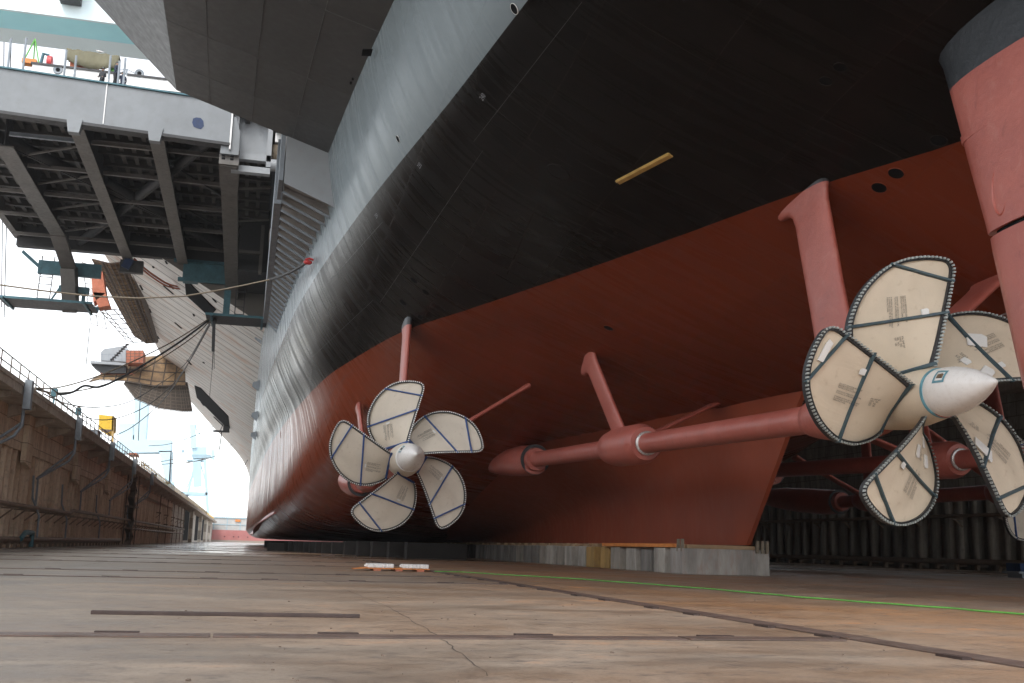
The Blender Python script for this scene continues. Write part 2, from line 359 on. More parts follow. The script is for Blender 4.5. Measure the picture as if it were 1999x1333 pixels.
# stations: half-sections (x, z) from the keel out to the deck edge
ST = {
 6:   [(21, 9.75), (20.7, 9.8), (20.3, 9.85), (19.9, 9.93), (19.5, 10), (12.6, 12), (7.9, 14), (6.7, 16), (5.9, 18), (5.5, 21), (5.0, 31)],
 14:  [(21, 8.7), (20.2, 9.0), (19.5, 9.35), (18.8, 9.7), (18.1, 10), (11.7, 12), (7.2, 14), (6.0, 16), (5.3, 18), (4.9, 21), (4.4, 31)],
 21.6:[(21, 7.9), (19.8, 8.4), (18.6, 8.95), (17.4, 9.5), (16.25, 10), (10.4, 12), (6.6, 14), (5.4, 16), (4.75, 18), (4.3, 21), (3.8, 31)],
 25:  [(21, 7.2), (19.4, 7.85), (17.9, 8.55), (16.4, 9.3), (14.85, 10), (9.5, 12), (6.2, 14), (5.1, 16), (4.45, 18), (4.0, 21), (3.5, 31)],
 32:  [(21, 6.7), (18.8, 7.5), (16.7, 8.35), (14.7, 9.2), (12.7, 10), (8.0, 12), (5.45, 14), (4.4, 16), (3.8, 18), (3.4, 21), (2.9, 31)],
 38:  [(21, 6.35), (18.2, 7.15), (15.5, 8.05), (13, 9.05), (10.8, 10), (6.7, 12), (4.7, 14), (3.75, 16), (3.3, 18), (2.9, 21), (2.4, 31)],
 44:  [(21, 6.0), (17.8, 6.85), (14.4, 7.95), (11.4, 9.05), (8.8, 10), (5.5, 12), (4.0, 14), (3.25, 16), (2.9, 18), (2.6, 21), (2.1, 31)],
 50:  [(21, 5.4), (17, 6.15), (12.5, 7.3), (9.2, 8.65), (6.75, 10), (4.6, 12), (3.4, 14), (2.85, 16), (2.55, 18), (2.3, 21), (1.9, 31)],
 58:  [(21, 4.8), (15.5, 5.5), (11, 6.3), (7.5, 7.75), (5.35, 10), (3.7, 12), (2.7, 14), (2.3, 16), (2.05, 18), (1.85, 21), (1.5, 31)],
 66:  [(21, 3.6), (15, 4.4), (10, 5.15), (6.4, 6.7), (4.3, 10), (3.0, 12), (2.15, 14), (1.9, 16), (1.75, 18), (1.6, 21), (1.3, 31)],
 80:  [(21, 1.9), (14, 2.5), (8, 3.5), (4.7, 5.4), (3.4, 10), (2.35, 12), (1.6, 14), (1.4, 16), (1.35, 18), (1.2, 21), (1.0, 31)],
 95:  [(21, .65), (13, .95), (6.5, 1.7), (3.2, 3.9), (2.75, 10), (1.9, 12), (1.1, 14), (.95, 16), (.9, 18), (.8, 21), (.7, 31)],
 120: [(21, .36), (11, .4), (4.4, .95), (1.9, 3.0), (2.0, 10), (1.3, 12), (.7, 14), (.5, 16), (.45, 18), (.4, 21), (.4, 31)],
 160: [(21, .35), (10, .36), (3.6, .7), (1.2, 2.6), (1.4, 10), (.9, 12), (.5, 14), (.35, 16), (.3, 18), (.3, 21), (.3, 31)],
 200: [(21, .35), (10, .36), (3.2, .6), (.7, 2.6), (.85, 10), (.6, 12), (.4, 14), (.32, 16), (.3, 18), (.3, 21), (.3, 31)],
 250: [(21, .35), (10, .36), (3.0, .6), (.4, 2.6), (.4, 10), (.35, 12), (.35, 14), (.3, 16), (.3, 18), (.3, 21), (.3, 31)],
 290: [(21, .35), (12, .4), (7, .8), (4.6, 2.8), (4.2, 10), (4.1, 12), (4.0, 14), (3.8, 16), (3.6, 18), (3, 21), (1, 31)],
 335: [(21, .5), (20.4, .7), (20, 1), (19.8, 3), (19.5, 10), (19.4, 12), (19.3, 14), (19.1, 16), (18.8, 18), (18, 21), (15, 31)]}
SY = sorted(ST); CT = np.array([ST[y] for y in SY], float)
YS = np.concatenate([np.arange(6, 110, 1.25), np.arange(110, 336, 5.0)])
NS = 72
rows_p = []
ctr = np.stack([np.stack([pchip(SY, CT[:, k, j], YS) for j in (0, 1)], -1) for k in range(CT.shape[1])], 1)
for i, y in enumerate(YS):
    c = ctr[i]; L = np.concatenate([[0], np.cumsum(np.sqrt(np.linalg.norm(np.diff(c, axis=0), axis=1)))])
    kk = np.arange(len(c)) / (len(c) - 1); q = np.linspace(0, 1, NS)
    s = np.interp(q, kk, L)
    rows_p.append(np.stack([pchip(L, c[:, 0], s), np.full(NS, y), pchip(L, c[:, 1], s)], -1))
mb = MB(); uv = []; rows = []
for i, rp in enumerate(rows_p):
    g = np.concatenate([[0], np.cumsum(np.linalg.norm(np.diff(rp, axis=0), axis=1))])
    stb = rp.copy(); stb[:, 0] = 2 * XC - stb[:, 0]
    rows.append([tuple(p) for p in rp[::-1]] + [tuple(p) for p in stb[1:]])
    uv += [(YS[i], 30 - v) for v in g[::-1]] + [(YS[i], 30 - v) for v in g[1:]]
mb.loft(rows, caps=False); n = len(rows[0])
mb.f.append(tuple(range(n))[::-1]); mb.f.append(tuple(range((len(rows) - 1) * n, len(rows) * n)))
mb.uv = uv
hull = obj('hull', mb, M['hull'], ship, smooth=35)
HB = BVHTree.FromPolygons([Vector(v) for v in mb.v], mb.f)
def on_hull(px, py):
    d = ray(px, py).normalized(); l, nn, i, dist = HB.ray_cast(Vector((0, 0, 0)), d)
    if l is None: l = d * 40; nn = -d
    if nn.dot(d) > 0: nn = -nn
    return l, nn
def hull_z(x, y):
    l, nn, i, d = HB.ray_cast(Vector((x, y, -5)), Vector((0, 0, 1))); return l.z if l else 10

# skeg on the centreline
mb = MB(); prof = [(39.4, 6.6, .20), (39.75, 4.3, .20), (41.6, 1.0, .22), (42.3, .42, .25)]
def skeg_row(y):
    w = min(1.0, .16 + (y - 39) * .045); fl = min(1, max(0, (y - 41.5) / 16)) * 5.2; half = []
    for k in range(15):
        u = k / 14; hw = w + fl * u ** 5; z = .37 + u * (hull_z(XC - hw, y) + .06 - .37); half.append((hw, z))
    return [(XC - h, y, z) for h, z in half[::-1]] + [(XC + h, y, z) for h, z in half]
rr = [skeg_row(43.4 + k * 1.4) for k in range(42)]
rr.insert(0, [(XC + (-.1 if j < 15 else .1), 43.1 - (max(q[2], .37) - .37) * .86, q[2]) for j, q in enumerate(rr[0])])
mb.loft(rr, close=True, caps=True)
obj('skeg', mb, M['skegred_lit'], ship, smooth=40)

# shafts, bossings and struts -------------------------------------------------------------
def foil_arm(mb, a, b, chord, thick, flare=1.3):
    a, b = Vector(a), Vector(b); d = (b - a).normalized(); fw = Vector((0, 1, 0)); fw = (fw - d * fw.dot(d)).normalized(); sd = d.cross(fw)
    rows = []
    for t, s in ((0, 1.2), (.06, 1.02), (.2, 1), (.5, .98), (.8, 1.0), (.9, 1.0), (.95, 1 + (flare - 1) * .12), (.98, 1 + (flare - 1) * .4), (1.0, flare), (1.05, flare * 1.15)):
        c = a + (b - a) * t
        ex = max(0, s - 1.1); sg = lambda q: math.copysign(abs(q) ** .62, q)
        rows.append([c + fw * (chord * s / 2 * sg(math.cos(2 * math.pi * k / 20)) + ex * chord * .14) + sd * (thick * min(s, 1.35) / 2 * math.copysign(abs(math.sin(2 * math.pi * k / 20)) ** .8, math.sin(2 * math.pi * k / 20))) for k in range(20)])
    mb.loft(rows, close=True, caps=True)
def shaft_line(hub, axis_end, barrels, tube_end, boss_end, arms, r=.39):
    """shaft from the propeller forward to the stern tube; barrels: (y0, y1, radius)"""
    a = Vector(hub); e = Vector(axis_end); d = (e - a) / (e.y - a.y)
    P = lambda y: a + d * (y - a.y)
    mb = MB(); mb.lathe(P(a.y), P(e.y), [(0, r), ((e - a).length, r)], 32); s = obj('propeller_shaft', mb, M['red'], ship, smooth=40)
    for y0, y1, rb in barrels:
        mb = MB(); Lb = y1 - y0
        mb.lathe(P(y0), P(y1), [(0, r + .06), (.02, rb * .80), (.28, rb * .93), (.55, rb), (Lb * .65, rb), (Lb * .86, rb * .86), (Lb * .97, r * 1.25), (Lb, r)], 40)
        obj('strut_bossing', mb, M['red'], ship, smooth=40)
        mb = MB(); mb.lathe(P(y0 - .14), P(y0), [(0, r + .03), (.02, r + .075), (.12, r + .075), (.14, r + .02)], 32); obj('shaft_ring', mb, M['steel'], s, smooth=40)
    mb = MB(); y0 = tube_end; rb = r * 1.95
    up = Vector((0, .0, 1)); rows = []
    for k, (t, rad, lift) in enumerate([(0, r + .05, 0), (.0, rb * .78, 0), (.35, rb * .84, 0), (.36, rb * 1.02, 0), (1.4, rb * 1.07, .02), (3.0, rb * 1.12, .12), (5.0, rb * 1.12, .28), (7.5, rb * 1.05, .5), (10.0, rb * .85, .72), (13, rb * .4, .95)]):
        c = P(y0 + t) + up * lift
        if boss_end: c.z += boss_end * (t / 12) ** 1.5
        rows.append([c + Vector((math.cos(2 * math.pi * q / 36), 0, math.sin(2 * math.pi * q / 36))) * rad for q in range(36)])
    mb.loft(rows, close=True, caps=True); obj('stern_tube_bossing', mb, M['red'], ship, smooth=40)
    mb = MB(); mb.lathe(P(y0 + .34), P(y0 + .37), [(0, rb * .7), (.0, rb * 1.06), (.05, rb * 1.06), (.05, rb * .7)], 36); obj('seal_ring', mb, M['rubber'], s, smooth=30)
    for (ya, head, chord, thick) in arms:
        mb = MB(); foil_arm(mb, P(ya), head, chord, thick, 1.7 if 'L' in '' or (chord > 1.15 and r > 0 and abs(a.x) > 10) else 1.15); obj('shaft_strut', mb, M['red'], ship, smooth=60)
    return P
INX, OUX = 14.8, 6.45
def mir(v, outer=False): return (2 * (22.3 if outer else 21.7) - v[0], v[1], v[2])
inner = dict(hub=(INX, 20.6, 3.45), axis_end=(INX, 57.5, 4.72), barrels=[(22.9, 26.4, .66), (39.0, 43.6, .80)], tube_end=55.2, boss_end=-.75,
             arms=[(24.6, (14.7, 26.1, 10.0), 1.75, .30), (24.6, (19.9, 25.2, 7.75), 1.3, .24), (41.4, (13.95, 43.6, 8.05), 1.25, .26), (41.4, (19.5, 43.4, 6.35), .8, .18)])
outer = dict(hub=(OUX, 44.4, 3.55), axis_end=(OUX + .1, 65.5, 3.55), barrels=[(46.9, 49.6, .72), (59.6, 62.4, .70)], tube_end=64.2, boss_end=-.1,
             arms=[(48.2, (6.75, 49.2, 9.95), 1.5, .30), (48.2, (12.2, 48.7, 7.3), .9, .20), (61, (5.95, 62.2, 7.6), 1.0, .24), (61, (10.9, 62, 6.0), .8, .2)])
for sd in (inner, outer):
    shaft_line(**sd)
    ou = sd is outer; st = dict(sd); st['hub'] = mir(sd['hub'], ou); st['axis_end'] = mir(sd['axis_end'], ou); st['arms'] = [(y, mir(h, ou), c, th) for y, h, c, th in sd['arms']]
    shaft_line(**st)

# rudders ----------------------------------------------------------------------------------
def foil_rows(cx, zs, lead, trail, th):
    rows = []
    for z, le, tr, t in zip(zs, lead, trail, th):
        ring = []
        for k in range(28):
            a = 2 * math.pi * k / 28; u = (1 - math.cos(a)) / 2            # 0 leading .. 1 trailing
            w = t * (1.48 * math.sqrt(max(u, 0)) - .63 * u - 1.76 * u**2 + 1.42 * u**3 - .5 * u**4) * 1.0
            ring.append((cx + (w if math.sin(a) > 0 else -w), le + (tr - le) * u, z))
        rows.append(ring)
    return rows
for cx in (14.35, 2 * XC - 14.35):
    mb = MB(); mb.loft(foil_rows(cx, [6.50, 6.8, 8.2, 9.9, 10.6, 11.2, 12.4], [18.25, 18.32, 18.72, 19.18, 19.38, 19.7, 20.1], [12.9, 12.9, 12.9, 12.9, 12.9, 12.9, 12.9], [.62, .63, .66, .70, .74, .85, .95]), close=True, caps=True)
    ru = obj('rudder_head', mb, M['red'], ship, smooth=50)
    zs = [.9, 1.1, 3.4, 6.1, 6.40]
    mb = MB(); mb.loft(foil_rows(cx, zs, [16.9, 17.0, 17.55, 18.15, 18.2], [12.3] * 5, [.5, .54, .58, .62, .61]), close=True, caps=True)
    rb = obj('rudder_blade', mb, M['red'], ship, smooth=50)
    mb = MB(); mb.loft(foil_rows(cx, [6.3, 6.54], [18.0, 18.0], [12.7, 12.7], [.52, .52]), close=True, caps=True); obj('rudder_gap', mb, M['dark'], rb, smooth=50)
    mb = MB()
    for z in (8.75, ): mb.loft(foil_rows(cx, [z - .09, z - .09, z + .09, z + .09], [18.86, 18.9, 18.94, 18.94], [12.95] * 4, [.655, .672, .676, .66]), close=True)
    obj('weld_band', mb, M['red'], ru, smooth=60)
    mb = MB(); ring = []
    for j in range(3):
        ring.append([(cx - .275 - (.02 if j == 1 else -.05), 17.55 + (.16 + .05 * j) * math.cos(2 * math.pi * k / 24), 7.2 + (.42 + .06 * j) * math.sin(2 * math.pi * k / 24)) for k in range(24)])
    mb.loft(ring, close=True); obj('access_plate', mb, M['red'], ru, smooth=60)

# propellers -------------------------------------------------------------------------------
PQ = 190.6
LE = [(478, 612), (440, 580), (405, 535), (372, 478), (355, 420), (350, 362), (360, 300), (385, 235), (430, 170), (490, 116), (560, 84), (630, 74), (690, 77), (715, 82)]
TE = [(655, 572), (664, 520), (677, 460), (690, 405), (703, 352), (715, 308), (726, 266), (738, 222), (748, 182), (756, 150), (757, 122), (748, 100), (733, 88), (715, 82)]
toP = lambda p: ((p[0] - 660) / PQ * 1.045, (690 - p[1]) / PQ * 1.045)
LE = [toP(p) for p in LE]; TE = [toP(p) for p in TE]
PITCH, TREF = 1.22, R(105)
def helicoid(x, z):
    return PITCH * (math.atan2(z, x) - TREF)
def edge_interp(E, t):
    f = t * (len(E) - 1); i = min(int(f), len(E) - 2); u = f - i
    P = [Vector((*E[max(0, min(len(E) - 1, i + k))], 0)) for k in (-1, 0, 1, 2)]
    c = .5 * ((2 * P[1]) + (P[2] - P[0]) * u + (2 * P[0] - 5 * P[1] + 4 * P[2] - P[3]) * u * u + (3 * P[1] - P[0] - 3 * P[2] + P[3]) * u**3)
    return (c.x, c.y)
NU, NV = 12, 34
def blade_pt(u, v):
    a = edge_interp(LE, v); b = edge_interp(TE, v); x = a[0] + (b[0] - a[0]) * u; z = a[1] + (b[1] - a[1]) * u
    return x, z
def blade_mesh():
    rows_a, rows_f = [], []
    for j in range(NV + 1):
        v = j / NV; ra, rf = [], []
        for i in range(NU + 1):
            u = i / NU; x, z = blade_pt(u, v); y = helicoid(x, z)
            th = .03 + .10 * math.sin(math.pi * u) ** .6 * (1.25 - .9 * v)
            ripple = .012 * math.sin(u * 17 + v * 5) * math.sin(math.pi * u)
            ra.append((x, y - th * .6 + ripple, z)); rf.append((x, y + th, z))
        rows_a.append(ra + rf[::-1])
    mb = MB(); mb.loft(rows_a, close=True, caps=True); return mb
def outline(n):
    pts = [edge_interp(LE, k / 300) for k in range(301)] + [edge_interp(TE, 1 - k / 300) for k in range(1, 301)]
    d = [0]
    for a, b in zip(pts, pts[1:]): d.append(d[-1] + math.dist(a, b))
    out = []; j = 0
    for k in range(n):
        t = d[-1] * (k + .5) / n
        while d[j + 1] < t: j += 1
        u = (t - d[j]) / max(1e-6, d[j + 1] - d[j]); out.append((pts[j][0] + (pts[j + 1][0] - pts[j][0]) * u, pts[j][1] + (pts[j + 1][1] - pts[j][1]) * u))
    return out
def inset(pts, d):
    n = len(pts); out = []
    for i, p in enumerate(pts):
        a = Vector((*pts[max(0, i - 1)], 0)); b = Vector((*pts[min(n - 1, i + 1)], 0)); t = (b - a).normalized()
        out.append((p[0] + t.y * d, p[1] - t.x * d))
    return out
NCLIP = 82
def guard_mesh():
    o = outline(150); rows = []
    wid = .075
    oi = inset(o, wid); oo = inset(o, -.02)
    for p, q, w in zip(o, oi, oo):
        yq, yw = helicoid(*q), helicoid(*w)
        rows.append([(w[0], yw - .05, w[1]), (q[0], yq - .075 - .045, q[1]), (q[0], yq + .09, q[1]), (w[0], yw + .10, w[1])])
    mb = MB(); mb.loft(rows, close=True, caps=True); return mb
def clips_mesh():
    mb = MB(); o = outline(NCLIP * 3); rnd = random.Random(3)
    oo = inset(o, -.028); oi = inset(o, .036)
    for k in range(0, NCLIP * 3 - 2, 3):
        a, b = k, k + 2
        jj = rnd.uniform(-.012, .012)
        quad = [oo[a], oo[b], oi[b], oi[a]]
        c = ((quad[0][0] + quad[2][0]) / 2, (quad[0][1] + quad[2][1]) / 2)
        quad = [(c[0] + (q[0] - c[0]) * .70, c[1] + (q[1] - c[1]) * .80) for q in quad]
        y = [helicoid(*q) for q in quad]
        top = [(q[0], yy - .145 + jj, q[1]) for q, yy in zip(quad, y)]; bot = [(q[0], yy - .05, q[1]) for q, yy in zip(quad, y)]
        mb.add(top + bot, [(0, 1, 2, 3), (0, 4, 5, 1), (1, 5, 6, 2), (2, 6, 7, 3), (3, 7, 4, 0)])
    return mb
def strap_mesh(v0, v1, w, over=.02):
    a = Vector((*edge_interp(LE, v0), 0)); b = Vector((*edge_interp(TE, v1), 0)); t = (b - a).normalized(); nrm = Vector((-t.y, t.x, 0)); rows = []
    for k in range(15):
        c = a + (b - a) * (-over + (1 + 2 * over) * k / 14)
        ring = []
        for s, h in ((-1, .08), (-.6, .115), (.6, .115), (1, .08)):
            q = c + nrm * (w / 2 * s); ring.append((q.x, helicoid(q.x, q.y) - h - .035, q.y))
        ring += [(p[0], p[1] + .12, p[2]) for p in ring[::-1]]; rows.append(ring)
    mb = MB(); mb.loft(rows, close=True, caps=True); return mb
def text_mesh(body, size):
    cu = bpy.data.curves.new('lettering', 'FONT'); cu.body = body; cu.size = size; cu.resolution_u = 2; cu.space_line = .9
    to = bpy.data.objects.new('lettering', cu); me = bpy.data.meshes.new_from_object(to); bpy.data.objects.remove(to); bpy.data.curves.remove(cu)
    return [tuple(v.co) for v in me.vertices], [tuple(p.vertices) for p in me.polygons]
MSG = "DO NOT REMOVE BLADE EDGE\nPROTECTORS UNTIL\nINSTALLATION IS COMPLETE.\n\nHANDLE BY EYEBOLTS OR SPECIAL\nTOOLING AS APPROPRIATE.\n\nIF PRESERVATION OR COMPONENT\nIS DAMAGED NOTIFY BUYER AND\nMANUFACTURER."
MSG2 = "S/N   12345\nDWG  NO. 5 BLADE\nSHIP  PROP\nWT    LBS"
TXT = text_mesh(MSG, .115); TXT2 = text_mesh("P/N  SHIP SET\nDWG   NO.\nSER   NO.\nWT   LBS", .12)
def letter_mesh(items):
    mb = MB()
    for (vs, fs), cx, cz, ang, sc in items:
        ca, sa = math.cos(ang), math.sin(ang); vv = []
        mx = max(v[0] for v in vs) / 2; my = (max(v[1] for v in vs) + min(v[1] for v in vs)) / 2
        for x, y, z in vs:
            x, y = (x - mx) * sc, (y - my) * sc; X = cx + x * ca - y * sa; Z = cz + x * sa + y * ca
            vv.append((X, helicoid(X, Z) - .122, Z))
        mb.add(vv, fs)
    return mb
def patch_mesh(spots):
    mb = MB(); rnd = random.Random(9)
    for cx, cz, w, h, a in spots:
        ca, sa = math.cos(a), math.sin(a); q = []
        for x, y in ((-w, -h), (w * .8, -h * 1.1), (w, h * .6), (w * .5, h), (-w, h * .9)):
            q.append((cx + x * ca - y * sa, cz + x * sa + y * ca))
        top = [(p[0], helicoid(*p) - .135, p[1]) for p in q]; bot = [(p[0], helicoid(*p) - .09, p[1]) for p in q]; n = len(q)
        mb.add(top + bot, [tuple(range(n))] + [(i, i + n, (i + 1) % n + n, (i + 1) % n) for i in range(n)])
    return mb
BLADE, GUARD, CLIPS = blade_mesh(), guard_mesh(), clips_mesh()
STR = [(strap_mesh(.0, .03, .10, 0)), strap_mesh(.29, .40, .07), strap_mesh(.66, .60, .065)]
STR2 = [(strap_mesh(.0, .03, .10, 0)), strap_mesh(.37, .34, .08), strap_mesh(.72, .60, .075)]
def R2(x, z, a): return (x, z)
BOFF = {'stained': -.88, 'clean': -.42}
def make_prop(kind):
    """propeller around its own hub: axis along +Y (forward), aft face towards -Y"""
    big = kind == 'stained'
    mb = MB(); mb.lathe((0, -1.42, 0), (0, 1.2, 0), [(0, .5), (.0, .60), (.3, .64), (.9, .71), (1.6, .73), (2.3, .66), (2.6, .58)], 40)
    p = obj('propeller', mb, M['canvas2' if big else 'canvas'], ship, smooth=40)
    mb = MB(); prof = [(0, .40), (.0, .565), (.06, .58), (.28, .576), (.55, .55), (.87, .485), (1.2, .385), (1.5, .262), (1.76, .13), (1.9, .05), (1.94, .004)]
    mb.lathe((0, -1.44, 0), (0, -4, 0), prof, 48); obj('hub_cap', mb, M['cone'], p, smooth=60)
    mb = MB(); mb.lathe((0, -1.45, 0), (0, 0, 0), [(0, .56), (0, .60), (.05, .61), (.05, .56)], 40); obj('cap_seal', mb, M['tape' if big else 'patch'], p, smooth=40)
    def capmark(a0, y0, w, h, wd):
        mb = MB()
        def onc(a, y):
            t = -1.44 - y; r = float(np.interp(t, [q[0] for q in prof[2:]], [q[1] for q in prof[2:]])) + .012; return (r * math.cos(a), y, r * math.sin(a))
        def strip(a1, a2, y1, y2):
            r1 = [[onc(a1 + (a2 - a1) * i / 5, y1 + (y2 - y1) * j / 3) for i in range(6)] for j in range(4)]; mb.loft(r1)
        strip(a0 - w, a0 - w + wd / .6, y0 - h, y0 + h); strip(a0 + w - wd / .6, a0 + w, y0 - h, y0 + h)
        strip(a0 - w, a0 + w, y0 - h, y0 - h + wd); strip(a0 - w, a0 + w, y0 + h - wd, y0 + h)
        return mb
    obj('tape_frame', capmark(R(146), -2.0, .32, .18, .06), M['tape'], p, smooth=60, fix=True)
    mb = MB(); mb.rbox((.54 * math.cos(R(146)), -2.0, .54 * math.sin(R(146))), .05, .18, .11, ry=-R(146)); obj('cap_label', mb, M['wood'], p)
    parts = [obj('blade', BLADE, M['canvas2' if big else 'canvas'], p, smooth=50), obj('edge_guard', GUARD, M['rubber'], p, smooth=40), obj('edge_clips', CLIPS, M['clip'] if big else M['patch'], p)]
    for s in (STR2 if big else STR): parts.append(obj('strap', s, M['strap_teal' if big else 'strap_blue'], p, smooth=40))
    L1 = letter_mesh([(TXT, -.72, 2.05, R(-86), .40), (TXT2, -.62, 1.30, R(-78), .42)]) if big else letter_mesh([(TXT, -.80, 1.16, R(-80), .36)])
    parts.append(obj('lettering', L1, M['ink'], p))
    if big: parts.append(obj('repair_patch', patch_mesh([(-.15, 2.0, .07, .09, .1)]), M['patch'], p))
    else: parts.append(obj('repair_patch', patch_mesh([(-.85, 1.55, .08, .035, .4)]), M['patch'], p))
    pa = patch_mesh([(-.3, 2.95, .33, .09, .05)]) if big else None
    for q in parts: q.location = (0, BOFF[kind], 0)
    for k in range(1, 5):
        for q in parts:
            c = q.copy(); COL.objects.link(c); c.parent = p; c.rotation_euler = (0, -2 * math.pi * k / 5, 0)
            if big and q.name.startswith('repair_patch') and k in (1, 2, 4):
                c.data = q.data
    if big:
        for sp in [(-.02, 3.10, .26, .075, -.10)]: c = obj('repair_patch', patch_mesh([sp]), M['patch'], p); c.location = (0, BOFF[kind], 0); c.rotation_euler = (0, -2 * math.pi / 5, 0)
        for sp in [(-.95, 1.25, .10, .16, .5), (-.45, 1.35, .09, .15, .5), (-.62, .92, .08, .14, .6)]: c = obj('repair_patch', patch_mesh([sp]), M['patch'], p); c.location = (0, BOFF[kind], 0); c.rotation_euler = (0, -4 * math.pi / 5, 0)
        for sp in [(-.9, 1.95, .22, .17, 1.1), (-.1, 1.55, .12, .16, .4), (-.5, 1.35, .09, .08, .3)]: c = obj('repair_patch', patch_mesh([sp]), M['patch'], p); c.location = (0, BOFF[kind], 0); c.rotation_euler = (0, 2 * math.pi / 5, 0)
        for sp in [(-.2, 1.75, .15, .30, .3)]: c = obj('repair_patch', patch_mesh([sp]), M['patch'], p); c.location = (0, BOFF[kind], 0); c.rotation_euler = (0, 4 * math.pi / 5, 0)
    return p
p_in = make_prop('stained'); p_out = make_prop('clean')
def rot_prop(p, loc, a, sc=.945): p.scale = (sc, sc, sc); p.location = loc; p.rotation_euler = (0, -a, 0)
rot_prop(p_in, (INX, 22.0, 3.62), R(2), .93); p_in['label'] = 'stained tan propeller with dark straps beside the rudder'
rot_prop(p_out, (OUX, 45.8, 3.55), R(0), .975); p_out['label'] = 'clean cream propeller with bright blue straps'
c = copy_tree(p_out, ship); rot_prop(c, (2 * 22.3 - OUX, 45.8, 3.55), R(-22), .975); c['label'] = 'far propeller cut off by the right edge'
c = copy_tree(p_in, ship); rot_prop(c, (2 * 21.7 - INX, 22.0, 3.5), R(12)); c['label'] = 'far inner propeller'

# hull fittings ----------------------------------------------------------------------------
def hull_disc(px, py, r, mat_rim, depth=.05, name='hull_opening', ry=None):
    l, nn = on_hull(px, py); mb = MB(); n = 20
    u = nn.cross(Vector((0, 0, 1))).normalized(); w = u.cross(nn)
    ry = ry or r
    C = lambda k, s, h: l + nn * h + (u * math.cos(2 * math.pi * k / n) * r + w * math.sin(2 * math.pi * k / n) * ry) * s
    mb.loft([[C(k, s, h) for k in range(n)] for s, h in ((1.09, -.08), (1.07, .012), (1.0, .016), (.97, -.01))], close=True)
    o = obj(name, mb, mat_rim, ship, smooth=40)
    mb = MB(); mb.add([C(k, 1.0, .008) for k in range(n)], [tuple(range(n))]); obj('interior_shade', mb, M['dark'], o)  # flat dark disc on the plating, painted shade of a hole
for (x, y), r in (((808, 547), .17), ((831, 570), .17), ((787, 590), .17), ((818, 617), .17), ((1640, 131), .16), ((1612, 158), .16), ((1832, 274), .20), ((1716, 366), .20), ((1749, 338), .20), ((1188, 640), .20)):
    hull_disc(x, y, r, M['hull'])
for (x, y), r in (((1004, 17), .15), ((777, 271), .13)): hull_disc(x, y, r, M['white'])
for (x, y), r in (((1090, 335), .38), ((980, 452), .34), ((933, 461), .32), ((742, 552), .34), ((548, 848), .3), ((680, 600), .3)):      # faint welded rings
    l, nn = on_hull(x, y); u = nn.cross(Vector((0, 0, 1))).normalized(); w = u.cross(nn); mb = MB()
    mb.tube([l + nn * .006 + (u * math.cos(2 * math.pi * k / 28) + w * math.sin(2 * math.pi * k / 28)) * r for k in range(29)], .013, 5, caps=False); obj('weld_ring', mb, M['hull'], ship)
def hull_strip(pts, w, h, mat, name, n=30):
    """a narrow strip lying on the plating along a line of picture points"""
    P = []; 
    for i in range(n + 1):
        t = i / n * (len(pts) - 1); k = min(int(t), len(pts) - 2); u = t - k
        l, nn = on_hull(pts[k][0] + (pts[k + 1][0] - pts[k][0]) * u, pts[k][1] + (pts[k + 1][1] - pts[k][1]) * u); P.append((l, nn))
    rows = []
    for i, (l, nn) in enumerate(P):
        t = (P[min(i + 1, n)][0] - P[max(i - 1, 0)][0]).normalized(); s = t.cross(nn).normalized()
        rows.append([l + s * w / 2 - nn * .03, l + s * w / 2 + nn * h, l - s * w / 2 + nn * h, l - s * w / 2 - nn * .03])
    mb = MB(); mb.loft(rows, close=True, caps=True); return obj(name, mb, mat, ship)
an = hull_strip([(1206, 355), (1309, 301)], .19, .04, M['brass'], 'anode_strip'); an['label'] = 'golden varnished strip fixed to the black plating'
b2 = hull_strip([(1204.5, 353), (1307.5, 299)], .05, .07, M['brass'], 'strip_flange'); b2.parent = an
for pts in ([(1136, 4), (925, 276)], [(943, 293), (742, 590)], [(747, 433), (640, 552)], [(728, 586), (600, 706)], [(690, 720), (556, 858)], [(640, 810), (480, 1000)]):
    hull_strip(pts, .012, .006, M['seam'], 'weld_seam')
for pts in ([(1050, 395), (990, 535)], [(1190, 700), (1380, 800)]): hull_strip(pts, .05, .008, M['hull'], 'weld_seam')
def hull_text(body, px, py, size, ang, mat):
    vs, fs = text_mesh(body, size); l, nn = on_hull(px, py)
    u = Vector((0, 1, 0)); u = (u - nn * u.dot(nn)).normalized() * -1; w = nn.cross(u)
    if w.z < 0: w = -w
    ca, sa = math.cos(ang), math.sin(ang); mx = max(v[0] for v in vs) / 2
    mb = MB(); mb.add([l + nn * .012 + u * ((x - mx) * ca - y * sa) + w * ((x - mx) * sa + y * ca) for x, y, z in vs], fs); obj('frame_number', mb, mat, ship)
for b, x, y in (('240', 946, 192), ('235', 822, 326), ('230', 737, 424)): hull_text(b, x, y, .24, 0, M['inkgrey'])
# bilge keel
P0, N0 = on_hull(537, 1000)
mb = MB(); rows = []
for k in range(30):
    y = P0.y + k * 2.4; z = P0.z + (1.6 - P0.z) * min(1, k / 20)
    l, nn, i, d = HB.ray_cast(Vector((-8, y, z)), Vector((1, 0, 0)))
    if l is None: break
    nn = Vector((nn.x, 0, nn.z)).normalized(); nn = nn if nn.x < 0 else -nn; nn = (nn + Vector((-.3, 0, -.35))).normalized()
    w = .95 if k > 1 else (.25 if k == 0 else .75)
    t = Vector((0, 0, 1)); rows.append([l - nn * .2 + t * .22, l + nn * w + t * .05, l + nn * w - t * .05, l - nn * .2 - t * .22])
mb.loft(rows, close=True, caps=True); bk = obj('bilge_keel', mb, M['red'], ship); bk['label'] = 'thin pale fin along the turn of the hull'
